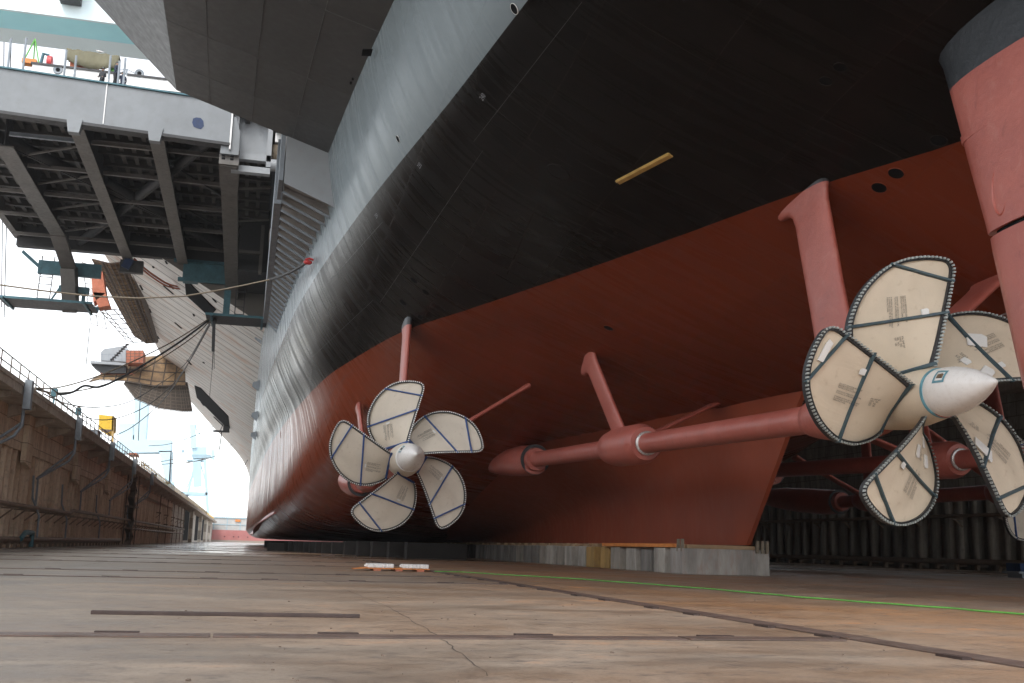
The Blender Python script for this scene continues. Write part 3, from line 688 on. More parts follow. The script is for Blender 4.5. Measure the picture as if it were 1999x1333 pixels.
# aft gallery sponson ------------------------------------------------------------------------
sec = [(5.2, 17.2), (-4.45, 20.3), (-8.5, 24.3), (-12.2, 28.2), (-12.2, 31.6), (6, 31.6)]
mb = MB(); hx = {}
rows = []
for y in (6, 14, 22, 30, 36, 42, 46, 49):
    xh = float(pchip(SY, CT[:, 8, 0], [y])[0]); rows.append([(xh + .6, y, 17.85)] + [(x, y, z) for x, z in sec[1:]])
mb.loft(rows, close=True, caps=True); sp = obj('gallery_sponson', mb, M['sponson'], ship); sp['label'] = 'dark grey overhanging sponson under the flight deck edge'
mb = MB()
def sxh(y): return float(pchip(SY, CT[:, 8, 0], [y])[0]) + .6
for u in (.30, .55, .80): mb.tube([(sxh(y) + (-4.45 - sxh(y)) * u, y, 17.85 + 2.45 * u) for y in (6, 14, 22, 30, 36, 42, 46, 48.9)], .013, 5)
for y in (14, 22, 30, 36, 42, 46): mb.tube([(sxh(y) - .3, y, 17.85 + 2.45 * .3 / (sxh(y) + 4.45)), (-4.42, y, 20.29)], .013, 5)
obj('weld_seam', mb, M['seam'], sp)
mb = MB(); q = ray(718, 103)
def on_plane(px, py, p0, nrm): d = ray(px, py); p0 = Vector(p0); nrm = Vector(nrm); return d * (p0.dot(nrm) / d.dot(nrm))
und_n = Vector((2.45, 0, 7.05)).normalized()
def under_patch(pts, mat, name, parent, h=.02):
    v = [on_plane(x, y, (-4.45, 30, 20.3), und_n) - und_n * h for x, y in pts]; mb = MB(); mb.prism(v, und_n * (h + .02)); return obj(name, mb, mat, parent)
under_patch([(708, 96), (728, 96), (724, 109), (706, 108)], M['dark'], 'drain_opening', sp)
for x, y in ((689, 154), (685, 162)): under_patch([(x - 2, y - 2), (x + 2, y - 2), (x + 2, y + 2), (x - 2, y + 2)], M['dark'], 'drain_opening', sp)
# ribbed sponson below the elevator's guide rails
mb = MB(); Y0, Y1, NR = 49.0, 84.0, 24
def hx16(y): return float(pchip(SY, CT[:, 7, 0], [y])[0])
for i in range(NR):
    ya = Y0 + (Y1 - Y0) * i / NR; yb = Y0 + (Y1 - Y0) * (i + 1) / NR
    if i == 0: za, zb = 0, .0
    xo = .72 - .1 * i / NR
    rows = []
    for y, lift in ((ya, 0), (yb - .12, .42), (yb - .02, .42)):
        xh = hx16(y) + .95; rows.append([(xh, y, 15.15 + lift), (xo, y, 16.42 + lift * .6), (xo, y, 31), (xh + 1, y, 31)])
    mb.loft(rows, close=True, caps=True)
    m2 = None
ribs = obj('ribbed_sponson', mb, M['rib'], ship); ribs['label'] = 'stepped ribbed bracketing on the ship side beneath the elevator'
for i in range(1, NR):
    y = Y0 + (Y1 - Y0) * i / NR; mb = MB(); mb.beam((hx16(y) + .5, y - .03, 15.17), (.66, y - .03, 16.40), .08, .12); obj('rib_flange', mb, M['steelblue'], ribs)
mb = MB(); mb.prism([(.66, 48.93, 16.36), (hx16(49) + .9, 48.93, 15.12), (hx16(49) + .9, 48.93, 18.2), (.66, 48.93, 18.9)], (0, .06, 0)); obj('end_plate', mb, M['shipgrey'], ribs)
mb = MB(); mb.box(.42, .62, 49, 52, 16.5, 31); mb.box(.30, .66, 53, 84, 16.6, 20); obj('guide_rail', mb, M['steelblue'], ribs)

# flight deck over the hull and the forward overhang
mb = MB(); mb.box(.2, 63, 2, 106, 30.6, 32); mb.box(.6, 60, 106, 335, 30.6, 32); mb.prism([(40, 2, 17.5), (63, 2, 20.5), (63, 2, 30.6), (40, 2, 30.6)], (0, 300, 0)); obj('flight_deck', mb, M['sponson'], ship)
FO = [(106, -17.8), (126, -17.6), (180, -16.3), (236, -15.3), (307, -9.6), (345, -4.5), (395, .4)]
def fo(y): return float(np.interp(y, [p[0] for p in FO], [p[1] for p in FO]))
rows = []; uv = []; NY = 60
for i in range(NY + 1):
    y = 106 + (394 - 106) * i / NY; xo = fo(y)
    for j in range(13): uv.append((j / 12 * 18, y))
    rows.append([(.75 + (xo - .75) * j / 12, y, 20.5 + 11 * (j / 12) * ((.75 - xo) / 18.5) ** .3) for j in range(13)])
mb = MB(); mb.loft(rows); mb.uv = uv; flare = obj('deck_overhang', mb, M['flare'], ship, smooth=30); flare['label'] = 'pale planked flare rising under the forward flight deck'
mb = MB()
mb.loft([[(r[-1][0], r[-1][1], r[-1][2]), (r[-1][0] - .05, r[-1][1], r[-1][2] + 2.0), (.7, r[-1][1], r[-1][2] + 2.0)] for r in rows]); mb.add([r for r in rows[0]] + [(fo(106), 106, 33), (.75, 106, 33)], [tuple(range(15))])
obj('deck_edge', mb, M['flare'], flare)
FB = BVHTree.FromPolygons([Vector(p) for r in rows for p in r], [(i * 13 + k, i * 13 + k + 1, (i + 1) * 13 + k + 1, (i + 1) * 13 + k) for i in range(NY) for k in range(12)])
def on_flare(px, py):
    d = ray(px, py).normalized(); l, nn, i, dist = FB.ray_cast(Vector((0, 0, 0)), d)
    if l is None: return None, None
    return l, (nn if nn.dot(d) < 0 else -nn)
def flare_patch(pts, mat, name, h=.10):  # dark plate on the flare, shade of an opening put into colour
    v = []
    for x, y in pts:
        l, nn = on_flare(x, y)
        if l is None: return
        v.append(l + nn * h); N = nn
    mb = MB(); mb.prism(v, -N * (h + .25)); return obj(name, mb, mat, flare)
flare_patch([(362, 552), (372, 553), (422, 604), (412, 616), (404, 612), (364, 575)], M['dark'], 'hull_opening')
flare_patch([(380, 752), (392, 757), (446, 812), (449, 836), (440, 832), (385, 776)], M['dark'], 'hull_opening')
for a, b, c2, d2 in ((318, 557, 340, 574), (326, 552, 340, 564), (340, 629, 356, 641), (376, 612, 381, 617), (384, 582, 391, 588), (264, 558, 276, 572), (272, 556, 280, 566), (290, 602, 296, 610), (414, 582, 424, 590), (305, 655, 312, 661), (322, 509, 328, 515), (297, 519, 302, 523), (395, 706, 400, 709), (416, 813, 438, 832), (392, 785, 400, 792), (364, 702, 375, 712)):
    flare_patch([(a, b), (a + 3, b + .5), (c2, d2), (c2 - 3, d2 - .5)], M['dark'], 'hull_opening', .06)
for x, y in ((509, 660), (504, 753), (501, 812), (498, 850)):     # small tapered lugs on the ship's side
    l, nn = on_hull(x + 3, y); mb = MB(); mb.beam(l, l + Vector((-.75, 0, .1)), .8, 1.2, w2=.35, h2=.4); obj('side_lug', mb, M['steelblue'], ship)

# aircraft elevator, raised to flight-deck level ----------------------------------------------
ZB, ZC, ZT, ZG = 26.5, 28.9, 29.85, 29.45
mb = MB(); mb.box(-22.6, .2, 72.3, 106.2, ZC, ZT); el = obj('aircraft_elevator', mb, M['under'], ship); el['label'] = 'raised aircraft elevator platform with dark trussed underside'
mb = MB(); mb.prism([(-22.9, 71.55, ZB + .55), (-2.75, 71.55, ZB - .15), (-2.75, 71.55, ZG - .25), (-22.9, 71.55, ZG + .45)], (0, .45, 0))
g = obj('front_girder', mb, M['girder'], el)
mb = MB(); mb.beam((-22.9, 71.75, ZG + .51), (-2.75, 71.75, ZG - .19), .7, .1); obj('girder_edge', mb, M['teal'], g)
mb = MB(); mb.box(-10.92, -10.86, 71.5, 71.56, ZB + .2, ZT); obj('girder_seam', mb, M['white'], g)
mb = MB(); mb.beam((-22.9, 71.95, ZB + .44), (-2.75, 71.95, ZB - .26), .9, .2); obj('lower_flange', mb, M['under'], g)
v = [atY(x, y, 71.53) for x, y in ((377, 231), (383, 229), (392, 230), (397, 236), (398, 246), (392, 252), (385, 250), (378, 247), (375, 239))]
mb = MB(); mb.prism(v, (0, .03, 0)); ob = obj('blue_paint_patch', mb, M['bluepaint'], g)
mb = MB(); mb.box(-22.9, -22.3, 72.1, 106.3, ZB + .9, ZT + .05); obj('side_girder', mb, M['beam'], el)
def bigbeam(x, y0, y1, z0, z1, w, zt=ZC):
    mb = MB(); mb.beam((x, y0, z0), (x, y1, z1), w, .1); b = obj('main_beam', mb, M['beam'], el)
    mb = MB(); mb.prism([(x - .05, y0, z0 + .06), (x - .05, y1, z1 + .06), (x - .05, y1, zt), (x - .05, y0, zt)], (.1, 0, 0)); obj('beam_web', mb, M['under'], b).parent = el
    return b
for x in (-12.65, -7.6): 
    bigbeam(x, 72.4, 107.4, ZB, ZB - .3, .95)
    mb = MB(); mb.prism([(x - .50, 71.45, ZB + .30), (x + .50, 71.45, ZB + .30), (x + .34, 71.45, ZB - .62), (x - .34, 71.45, ZB - .62)], (0, .6, 0)); obj('bracket_plate', mb, M['girder'], el)
bigbeam(-18.1, 77.5, 100.5, ZB, ZB, 1.25)
mb = MB(); mb.beam((-18.1, 100.3, ZB), (-17.7, 105.2, ZB - 1.8), 1.3, .3); mb.beam((-17.7, 105.2, ZB - 1.8), (-17.4, 107.0, ZB - 5.6), 1.3, 1.0); obj('bent_leg', mb, M['beam'], el)
mb = MB(); mb.beam((-2.75, 72.2, 25.3), (-2.75, 106.5, 23.6), 1.15, .9); mb.beam((-2.75, 72.0, 25.5), (-2.75, 76, 25.2), 1.3, 1.1); obj('main_beam', mb, M['beam'], el)
mb = MB(); mb.prism([(-3.35, 71.7, 25.6), (-2.15, 71.7, 25.6), (-2.15, 71.7, 27.2), (-2.5, 71.7, 28.3), (-3.0, 71.7, 28.3), (-3.35, 71.7, 27.2)], (0, .3, 0)); obj('pointed_head', mb, M['girder'], el)
mb = MB(); mb.box(-2.80, -2.70, 71.5, 71.75, 25.9, 29.3); obj('guide_pole', mb, M['white'], el)
mb = MB()
for dx, dz in ((-.35, .0), (-.35, -.2), (.2, .0), (.2, -.2)): mb.box(-2.75 + dx - .11, -2.75 + dx + .11, 71.38, 71.48, 25.3 + dz, 25.42 + dz)
obj('bolt_slot', mb, M['dark'], el)
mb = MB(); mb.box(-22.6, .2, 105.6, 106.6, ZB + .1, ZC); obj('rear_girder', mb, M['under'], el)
for y in (76, 82.5, 89.3, 96.0, 102.4):
    for xa, xb in ((-22.3, -18.7), (-17.5, -13.1), (-12.2, -8.1), (-7.1, -3.3)):
        mb = MB(); mb.beam((xa, y, ZB + .3), (xb, y, ZB + .3), .26, .06); mb.beam((xa, y, ZB + .45), (xb, y, ZB + .45), .05, .25); obj('cross_beam', mb, M['steelblue'] if y < 78 and xa < -15 else M['beam'], el)
for a, b in (((-22, 73), (-4, 101.2)), ((-3.4, 72.5), (-17.2, 106.2)), ((-12.6, 86), (-3.2, 104))):
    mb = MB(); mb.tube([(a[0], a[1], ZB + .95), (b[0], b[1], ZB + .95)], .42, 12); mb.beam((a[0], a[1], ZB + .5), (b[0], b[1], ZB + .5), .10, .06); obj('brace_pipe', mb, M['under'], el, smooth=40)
for k, y in enumerate((77.5, 84, 90.8, 97.5)):
    mb = MB(); mb.beam((-17.6, y + 3.4, ZB + .6), (-13.1, y, ZB + .6), .14, .14); obj('brace_angle', mb, M['beam'], el)
for a, b in (((-7.3, 80), (-3.4, 87)), ((-7.3, 90), (-3.4, 97))):
    mb = MB(); mb.beam((a[0], a[1], ZB + .8), (b[0], b[1], ZB + .8), .16, .16); obj('brace_angle', mb, M['under'], el)
mb = MB()
for k in range(24):
    x = -22 + k * .92; mb.box(x - .05, x + .05, 72.3, 105.8, ZC - .32, ZC - .002); mb.box(x - .16, x + .16, 72.3, 105.8, ZC - .36, ZC - .32)
for k in range(12):
    y = 74 + k * 2.7; mb.box(-22.4, .1, y - .06, y + .06, ZC - .55, ZC - .003); mb.box(-22.4, .1, y - .17, y + .17, ZC - .6, ZC - .55)
st = obj('deck_stiffener', mb, M['stiff'], el)
# guide frame next to the ship's side
mb = MB()
for x in (-2.45, -.15): mb.box(x - .16, x + .16, 72.6, 73.2, 25.3, 29.6)
for z in (25.0, 25.9, 29.2): mb.box(-2.6, 0, 72.6, 73.2, z - .22, z + .22)
fr = obj('guide_frame', mb, M['shipgrey'], el); mb = MB(); mb.box(-2.3, -.3, 73.3, 73.6, 26.1, 29.3); obj('frame_panel', mb, M['shipgrey'], el)
mb = MB(); mb.lathe((0, 72.9, 25.55), (1.2, 72.9, 25.55), [(0, .3), (0, .42), (.7, .42), (.8, .3)], 16); obj('guide_roller', mb, M['shipgrey'], el, smooth=40)
mb = MB(); mb.ball((.25, 73.6, 26.6), .5, .6, .75); obj('roller_cover', mb, M['rope'], el, smooth=60)
for y in (79, 87.5): 
    mb = MB(); mb.beam((-2.2, y, 25.6), (.2, y + .2, 26.0), .25, .12); obj('cross_beam', mb, M['beam'], el)
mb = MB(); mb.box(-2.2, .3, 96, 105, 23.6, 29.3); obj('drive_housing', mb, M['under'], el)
mb = MB(); mb.box(-.4, -.1, 95.6, 96, 23.3, 27.8); mb.box(-2.2, -.1, 95.5, 96, 25.1, 25.35); obj('guide_frame', mb, M['beam'], el)
# teal catwalks hung under the elevator
def catwalk(x0, x1, y0, y1, z, label, hung=True):
    mb = MB(); mb.box(x0, x1, y0, y1, z, z + .12); w = obj('hanging_catwalk', mb, M['under'], el); w['label'] = label
    mb = MB(); mb.box(x0 - .05, x1 + .05, y1 - .1, y1 + .02, z + .12, z + .62); mb.box(x0 - .05, x1 + .05, y0 - .06, y0, z + .0, z + .22); obj('toe_board', mb, M['teal'], el)
    mb = MB()
    for x in (x0 + .5, x1 - .6): mb.box(x - .1, x + .1, y0 - .9, y1 + .2, z - .2, z)
    obj('catwalk_bearer', mb, M['teal'], el)
    return w
catwalk(-23.0, -15.0, 102.8, 107.0, 20.9, 'wide teal catwalk at the outer end of the elevator')
catwalk(-4.75, .85, 99.3, 103.4, 20.0, 'short teal catwalk beside the ship side')
def ladder(a, b, w, mat):
    a, b = Vector(a), Vector(b); mb = MB(); s = Vector((w / 2, 0, 0)); mb.beam(a - s, b - s, .09, .09); mb.beam(a + s, b + s, .09, .09)
    n = int((b - a).length / .62)
    for k in range(1, n): c = a + (b - a) * k / n; mb.beam(c - s, c + s, .07, .07)
    return obj('ladder', mb, mat, el)
ladder((-19.9, 106.5, 21.2), (-19.8, 106.5, 26), 1.1, M['beam']); ladder((-1.9, 103, 20.3), (-1.9, 103, 24.6), .8, M['under'])
mb = MB()
for x in (-3.1, 1.0): mb.box(x - .3, x + .3, 103.2, 103.6, 20.3, 25)
mb.box(-3.3, .9, 103.2, 103.7, 20.3, 21.0); obj('hanger_frame', mb, M['teal'], el)
mb = MB(); mb.box(-20.6, -15.0, 106.2, 106.7, 24.2, 25.5); mb.beam((-19.4, 106.5, 21.4), (-17.9, 106.5, 24.2), .15, .15); mb.beam((-17.6, 106.5, 21.4), (-16.5, 106.5, 22.8), .15, .15); mb.box(-18.6, -15.9, 106.2, 106.8, 22.6, 23.2); mb.box(-17.9, -17.5, 106.3, 106.7, 21.3, 24); mb.box(-16.5, -16.2, 106.3, 106.7, 21.3, 23); mb.beam((-22.1, 106.4, 26.2), (-20.3, 106.4, 24.7), .5, .3); obj('hanger_frame', mb, M['teal'], el)
mb = MB(); mb.box(-7.5, -3.3, 105.8, 107.2, 24.55, 26.3); mid = obj('hanging_catwalk', mb, M['teal'], el); mb = MB(); mb.box(-8.4, -3.3, 105.5, 107.4, 26.3, 26.6); mb.box(-7.9, -3.3, 105.4, 105.8, 24.4, 24.75); obj('toe_board', mb, M['teal'], el)
mb = MB(); mb.box(-13.3, -11.2, 105.8, 106.5, 24.9, 26.1); obj('drive_housing', mb, M['under'], el); mb = MB(); mb.rbox((-12.6, 105.6, 25.7), .8, .3, 1.0, ry=.4); obj('blue_cover', mb, M['bluepaint'], el)
# deck stanchions
mb = None
for x, hgt, y in ((-17.2, 2.3, 72.2), (-16.3, 2.5, 72.3), (-13.75, 2.0, 72.3), (-13.1, 1.7, 72.3), (-10.95, 2.0, 72.3), (-10.35, 1.7, 72.3), (-10.0, 1.95, 72.3)):
    mb = MB(); mb.tube([(x, y, ZT), (x - .02, y, ZT + hgt)], .075, 8); obj('deck_stanchion', mb, M['steelblue'], el)
# things standing on the elevator ----------------------------------------------------------------
t = thing('deck_barrier', 'long white steel barrier with dark top edge standing on the elevator deck', 'barrier')
mb = MB(); mb.box(-17.4, 2, 79.8, 81.2, ZT, 33.75); bb = obj('panel', mb, M['white'], t); mb = MB(); mb.box(-17.5, 2.1, 79.7, 81.3, 33.75, 33.9); obj('top_rail', mb, M['under'], t)
for px, py in ((113, 136), (272, 143)):
    c = atY(px, py, 79.78); mb = MB(); mb.lathe(c, c + Vector((0, .3, 0)), [(0, .16), (-.06, .30), (0, .34), (.05, .34)], 18); o = obj('fairlead', mb, M['steelblue'], t, smooth=50); mb = MB(); mb.lathe(c + Vector((0, -.035, 0)), c + Vector((0, .3, 0)), [(0, .15), (.02, .15)], 16); obj('interior_shade', mb, M['dark'], o)
t = thing('covered_machine', 'machine under a wrinkled olive tarp on the white barrier', 'machine')
TZ = 33.9
mb = MB(); rows = []
for i in range(20):
    x = -15.2 + 3.7 * i / 19; row = []
    for j, (dy, z) in enumerate(((-.72, TZ + .50), (-.70, TZ + .8), (-.66, TZ + 1.15), (-.60, TZ + 1.42), (-.2, TZ + 1.46), (.3, TZ + 1.46), (.6, TZ + .9))):
        row.append((x, 80.4 + dy + .06 * math.sin(i * 1.9 + j), z + .03 * math.sin(i * 1.3 + j * .8) - (.30 * math.sin(math.pi * i / 19) * (1.5 - j) if j < 2 else .0) - .1 * i / 19))
    rows.append(row)
mb.loft(rows); o = obj('tarp', mb, M['tarp'], t, smooth=60); s = o.modifiers.new('thick', 'SOLIDIFY'); s.thickness = .03
mb = MB(); mb.box(-14.9, -13.0, 80.0, 80.9, TZ, TZ + .85); obj('machine_body', mb, M['brick'], t); mb = MB(); mb.box(-12.2, -11.7, 80.0, 80.8, TZ, TZ + .75); obj('machine_frame', mb, M['greenhose'], t)
t = thing('hose_reel', 'bright red reel and green fitting on the white barrier', 'reel')
mb = MB(); mb.lathe((-16.5, 80.1, TZ + .3), (-16.1, 80.1, TZ + .3), [(0, .3), (.05, .45), (.35, .45), (.4, .3)], 18); obj('reel', mb, M['redfit'], t, smooth=40)
mb = MB(); mb.tube([(-16.9, 80.1, TZ + .1), (-16.8, 80.1, TZ + .9), (-16.4, 80.1, TZ + .8)], .12, 8); obj('fitting', mb, M['teal'], t, smooth=40)
t = thing('tripod', 'green tripod with ropes left of the red reel', 'tripod')
mb = MB(); ap = Vector((-17.5, 80.2, TZ + 2.0))
for dx, dy in ((-.6, -.2), (.5, -.2), (0, .4)): mb.tube([ap, (ap.x + dx, ap.y + dy, TZ)], .05, 6)
obj('legs', mb, M['greenhose'], t); mb = MB(); mb.box(-18.2, -17.2, 80, 80.7, TZ, TZ + .35); obj('base_box', mb, M['orange'], t)
t = thing('floodlight', 'ring-shaped floodlight on a short mast above the workers', 'lamp')
mb = MB(); mb.tube([(-10.5, 77, ZT), (-10.5, 77, ZT + 3.2)], .06, 8); mb.tube([(-11.2, 77, ZT + 3.0), (-10.5, 77, ZT + 3.2), (-9.8, 77, ZT + 2.9)], .03, 6); obj('mast', mb, M['steelblue'], t)
mb = MB(); mb.tube([(-10.7 + .3 * math.cos(a), 76.8, ZT + 2.35 + .3 * math.sin(a)) for a in [2 * math.pi * k / 16 for k in range(17)]], .06, 6, caps=False); obj('ring', mb, M['white'], t, smooth=50)
t = tag(obj('mesh_dish', MB().lathe((-13.0, 80.4, TZ + 1.65), (-12.9, 80.1, TZ + 2.2), [(0, .08), (.12, .3), (.14, .28), (.02, .05)], 14), M['steel'], smooth=40), 'small metal dish on top of the tarped machine', 'dish')

def person(name, label, loc, yaw, crouch=0, top=M['navy'], bottom=M['darkcloth'], lean=.0, hat=M['helmet']):
    """standing or kneeling worker grown with a skin modifier from a posed skeleton"""
    t = thing(name, label, 'person'); hip = .92 if not crouch else .45
    J = {}; V = []; E = []; RAD = []
    def j(n, p, r, par=None):
        J[n] = len(V); V.append(p); RAD.append(r)
        if par: E.append((J[par], J[n]))
    j('hip', (0, 0, hip), .15); j('waist', (0, -.01 - lean * .3, hip + .18), .135, 'hip'); j('chest', (0, -lean * .7, hip + .40), .165, 'waist'); j('neck', (0, -lean, hip + .56), .065, 'chest'); j('skull', (0, -lean - .01, hip + .66), .075, 'neck')
    for s in (-1, 1):
        a = 'l' if s < 0 else 'r'
        j(a + 'sh', (s * .19, -lean * .8, hip + .48), .075, 'chest'); j(a + 'el', (s * .25, -.02 - lean, hip + .20), .05, a + 'sh'); j(a + 'wr', (s * .20, -.24 - lean, hip + .12), .035, a + 'el')
        j(a + 'th', (s * .10, 0, hip - .06), .105, 'hip')
        if crouch: j(a + 'kn', (s * .14, -.38 if s > 0 else -.02, hip - .10 if s > 0 else .10), .07, a + 'th'); j(a + 'an', (s * .14, -.33 if s > 0 else .38, .08), .045, a + 'kn'); j(a + 'to', (s * .14, -.5 if s > 0 else .42, .04), .04, a + 'an')
        else: j(a + 'kn', (s * .11, -.03, .48), .07, a + 'th'); j(a + 'an', (s * .12, .02, .09), .045, a + 'kn'); j(a + 'to', (s * .13, -.16, .04), .04, a + 'an')
    me = bpy.data.meshes.new('body'); me.from_pydata(V, E, []); o = bpy.data.objects.new('body', me); COL.objects.link(o); o.parent = t
    sk = o.modifiers.new('skin', 'SKIN'); o.modifiers.new('sub', 'SUBSURF').levels = 1
    for k, v in enumerate(me.skin_vertices[0].data): v.radius = (RAD[k], RAD[k]); v.use_root = (k == 0)
    me.materials.append(top)
    hz = hip + .72; hy = -lean - .02
    mb = MB(); mb.ball((0, hy, hz + .02), .078, .095, .115, 12, 9); mb.ball((0, hy - .10, hz), .014, .02, .022, 6, 5)
    for s in (-1, 1): mb.ball((s * .08, hy + .01, hz), .014, .022, .032, 6, 5)
    obj('head', mb, M['skin'], t, smooth=60)
    mb = MB()
    for s in (-1, 1): mb.ball((s * .03, hy - .086, hz + .035), .013, .01, .008, 6, 4)
    mb.box(-.025, .025, hy - .096, hy - .08, hz - .052, hz - .042); obj('face', mb, M['darkcloth'], t)
    mb = MB(); rows = []
    for i in range(6): a = math.pi / 2 * i / 5; rows.append([(.105 * math.cos(a) * math.cos(2 * math.pi * k / 14), hy + .125 * math.cos(a) * math.sin(2 * math.pi * k / 14), hz + .06 + .11 * math.sin(a)) for k in range(14)])
    rows.insert(0, [(.12 * math.cos(2 * math.pi * k / 14), hy + (.14 if math.sin(2 * math.pi * k / 14) > 0 else .19) * math.sin(2 * math.pi * k / 14), hz + .055) for k in range(14)])
    mb.loft(rows, close=True, caps=True); obj('hard_hat', mb, hat, t, smooth=60)
    mb = MB()
    for s in (-1, 1):
        w = Vector((s * .20, -.24 - lean, hip + .12)); d = Vector((-s * .3, -1, -.1)).normalized()
        mb.ball(w + d * .05, .035, .045, .02, 8, 5)
        for q in range(4):
            b = w + d * .085 + Vector(((q - 1.5) * .019, 0, 0)); Lf = (.06, .075, .07, .05)[q]; mb.tube([b, b + d * Lf * .6 + Vector((0, 0, -.01)), b + d * Lf + Vector((0, 0, -.03))], [.009, .008, .006], 6)
        b = w + d * .03 + Vector((-s * .035, 0, 0)); mb.tube([b, b + Vector((-s * .025, -.02, -.005)), b + Vector((-s * .03, -.05, -.015))], [.011, .009, .007], 6)
    obj('hands', mb, M['skin'], t, smooth=60)
    if not crouch:
        mb = MB()
        for s in (-1, 1): mb.tube([(s * .10, 0, hip + .02), (s * .115, -.03, .48), (s * .12, .02, .10)], [.125, .085, .07], 10)
        obj('trousers', mb, bottom, t, smooth=60)
    t.location = loc; t.rotation_euler = (0, 0, yaw); return t
person('person', 'standing worker in a navy jacket and dark hard hat at the elevator edge', (-10.62, 72.75, ZT), R(75), lean=.05)
person('person', 'worker with dark helmet and ear muffs crouching low, only the head showing', (-11.45, 72.9, ZT), R(-20), crouch=1, top=M['darkcloth'])
person('person', 'worker in dark clothes crouched behind the stanchion at the far right', (-10.15, 73.0, ZT), R(200), crouch=1, top=M['navy'], lean=.12)

# ------------------------------------------------------------------ scaffolding hung on the overhang
def scaffold(name, label, quad0, quad1, step, mat):
    """boarded tray: lofted between two cross-sections (near, far), with a tube grid under it"""
    t = thing(name, label, 'scaffold'); mb = MB(); mb.loft([quad0, quad1], caps=False); o = obj('boarding', mb, mat, t)
    s = o.modifiers.new('thick', 'SOLIDIFY'); s.thickness = .08
    return t
def grid_tubes(rows, r):
    mb = MB()
    for row in rows: mb.tube(row, r, 5)
    for k in range(len(rows[0])): mb.tube([row[k] for row in rows], r, 5)
    return mb
def lerp(a, b, u): return Vector(a) + (Vector(b) - Vector(a)) * u
def tray(t, n0, n1, cnt, name, mat, r=.07, drop=.12):
    """n0/n1: polylines (near and far)"""
    rows = [[lerp(p, q, i / cnt) for p, q in zip(n0, n1)] for i in range(cnt + 1)]
    mb = MB(); mb.loft(rows); o = obj(name, mb, mat, t); s = o.modifiers.new('thick', 'SOLIDIFY'); s.thickness = .1
    dense = [[lerp(r0[k // 4], r0[min(k // 4 + 1, len(r0) - 1)], (k % 4) / 4) for k in range(4 * (len(r0) - 1) + 1)] for r0 in rows]
    mb = grid_tubes([[p + Vector((0, -drop, -drop)) for p in row] for row in dense], r); obj('tube_grid', mb, M['net'], t)
def A(x, y, d): return atY(x, y, d)
t = thing('scaffold_tray', 'long boarded scaffold tray with tube grid hanging under the overhang edge', 'scaffold')
tray(t, [A(180, 504, 122), A(215, 513, 122), A(252, 508, 122)], [A(262, 654, 168), A(286, 669, 168), A(308, 667, 168)], 18, 'boarding', M['wood'])
tray(t, [A(252, 512, 122.2), A(262, 506, 121)], [A(306, 668, 168.2), A(309, 664, 167)], 14, 'side_boarding', M['wood'])
mb = MB(); mb.prism([A(178, 528, 121), A(200, 530, 121), A(206, 572, 121), A(182, 590, 121)], (0, 2, 0)); mb.prism([A(182, 570, 121), A(206, 572, 121), A(214, 596, 121), A(192, 600, 121)], (0, 2, 0)); obj('rust_sheeting', mb, M['brick'], t)
mb = MB(); mb.prism([A(172, 520, 121.5), A(192, 528, 121.5), A(196, 562, 121.5), A(177, 562, 121.5)], (0, 1.5, 0)); obj('white_sheeting', mb, M['white'], t)
mb = grid_tubes([[A(160 + 3 * k, 512 + 20 * k, 124 + 3 * k), A(172 + 3.2 * k, 516 + 20 * k, 124 + 3 * k), A(184 + 4 * k, 522 + 20 * k, 124 + 3 * k)] for k in range(7)], .05)
mb2 = grid_tubes([[A(190 + 8 * k, 600 + 9 * k, 128 + 4 * k), A(205 + 8 * k, 606 + 9 * k, 128 + 4 * k), A(222 + 8 * k, 604 + 9 * k, 128 + 4 * k), A(238 + 7 * k, 606 + 8 * k, 128 + 4 * k)] for k in range(8)], .06)
obj('open_tubes', mb, M['net'], t); obj('open_tubes', mb2, M['net'], t)
t = thing('scaffold_platform', 'scaffold platform with rust red sheeting, stairs and a grey deckhouse', 'scaffold')
D = 190
tray(t, [A(174, 745, D), A(190, 741, D), A(240, 742, D), A(300, 752, D), A(362, 752, D)], [A(246, 700, D + 5), A(262, 698, D + 5), A(292, 696, D + 5), A(330, 694, D + 5), A(360, 696, D + 5)], 8, 'boarding', M['wood'])
tray(t, [A(242, 748, D), A(264, 778, D), A(310, 797, D), A(356, 803, D), A(376, 803, D)], [A(246, 741, D + 1), A(285, 744, D + 1), A(318, 747, D + 1), A(350, 748, D + 1), A(366, 746, D + 1)], 8, 'belly_netting', M['netdark'], .06)
mb = MB(); mb.prism([A(176, 704, D - 1), A(245, 708, D - 1), A(245, 713, D - 1), A(176, 709, D - 1)], (0, 6, 0)); obj('deck_slab', mb, M['shipgrey'], t)
mb = MB(); mb.prism([A(178, 712, D), A(246, 714, D), A(246, 728, D), A(200, 728, D)], (0, 5, 0)); obj('deck_skirt', mb, M['under'], t)
mb = MB(); mb.prism([A(195, 728, D + 1), A(262, 728, D + 1), A(262, 738, D + 1), A(215, 738, D + 1)], (0, 3, 0)); mb.prism([A(246, 684, D - 2), A(280, 684, D - 2), A(280, 708, D - 2), A(246, 708, D - 2)], (0, 4, 0)); obj('rust_sheeting', mb, M['brick'], t)
mb = grid_tubes([[A(246 + 8.5 * i, 684 + 6 * j, D - 2.2) for i in range(5)] for j in range(5)], .04); obj('tube_grid', mb, M['net'], t)
mb = MB(); mb.prism([A(196, 703, D + 3), A(196, 688, D + 3), A(203, 681, D + 3), A(246, 674, D + 3), A(246, 706, D + 3)], (0, 5, 0)); obj('deckhouse', mb, M['shipgrey'], t)
mb = MB()
for k in range(8): c = A(219 + 4.2 * k, 702 - 4.2 * k, D - .5); mb.rbox(c, .55, 1.2, .12)
mb.beam(A(216, 704, D - .6), A(250, 671, D - .6), .12, .3); obj('stairs', mb, M['under'], t)
mb = MB()
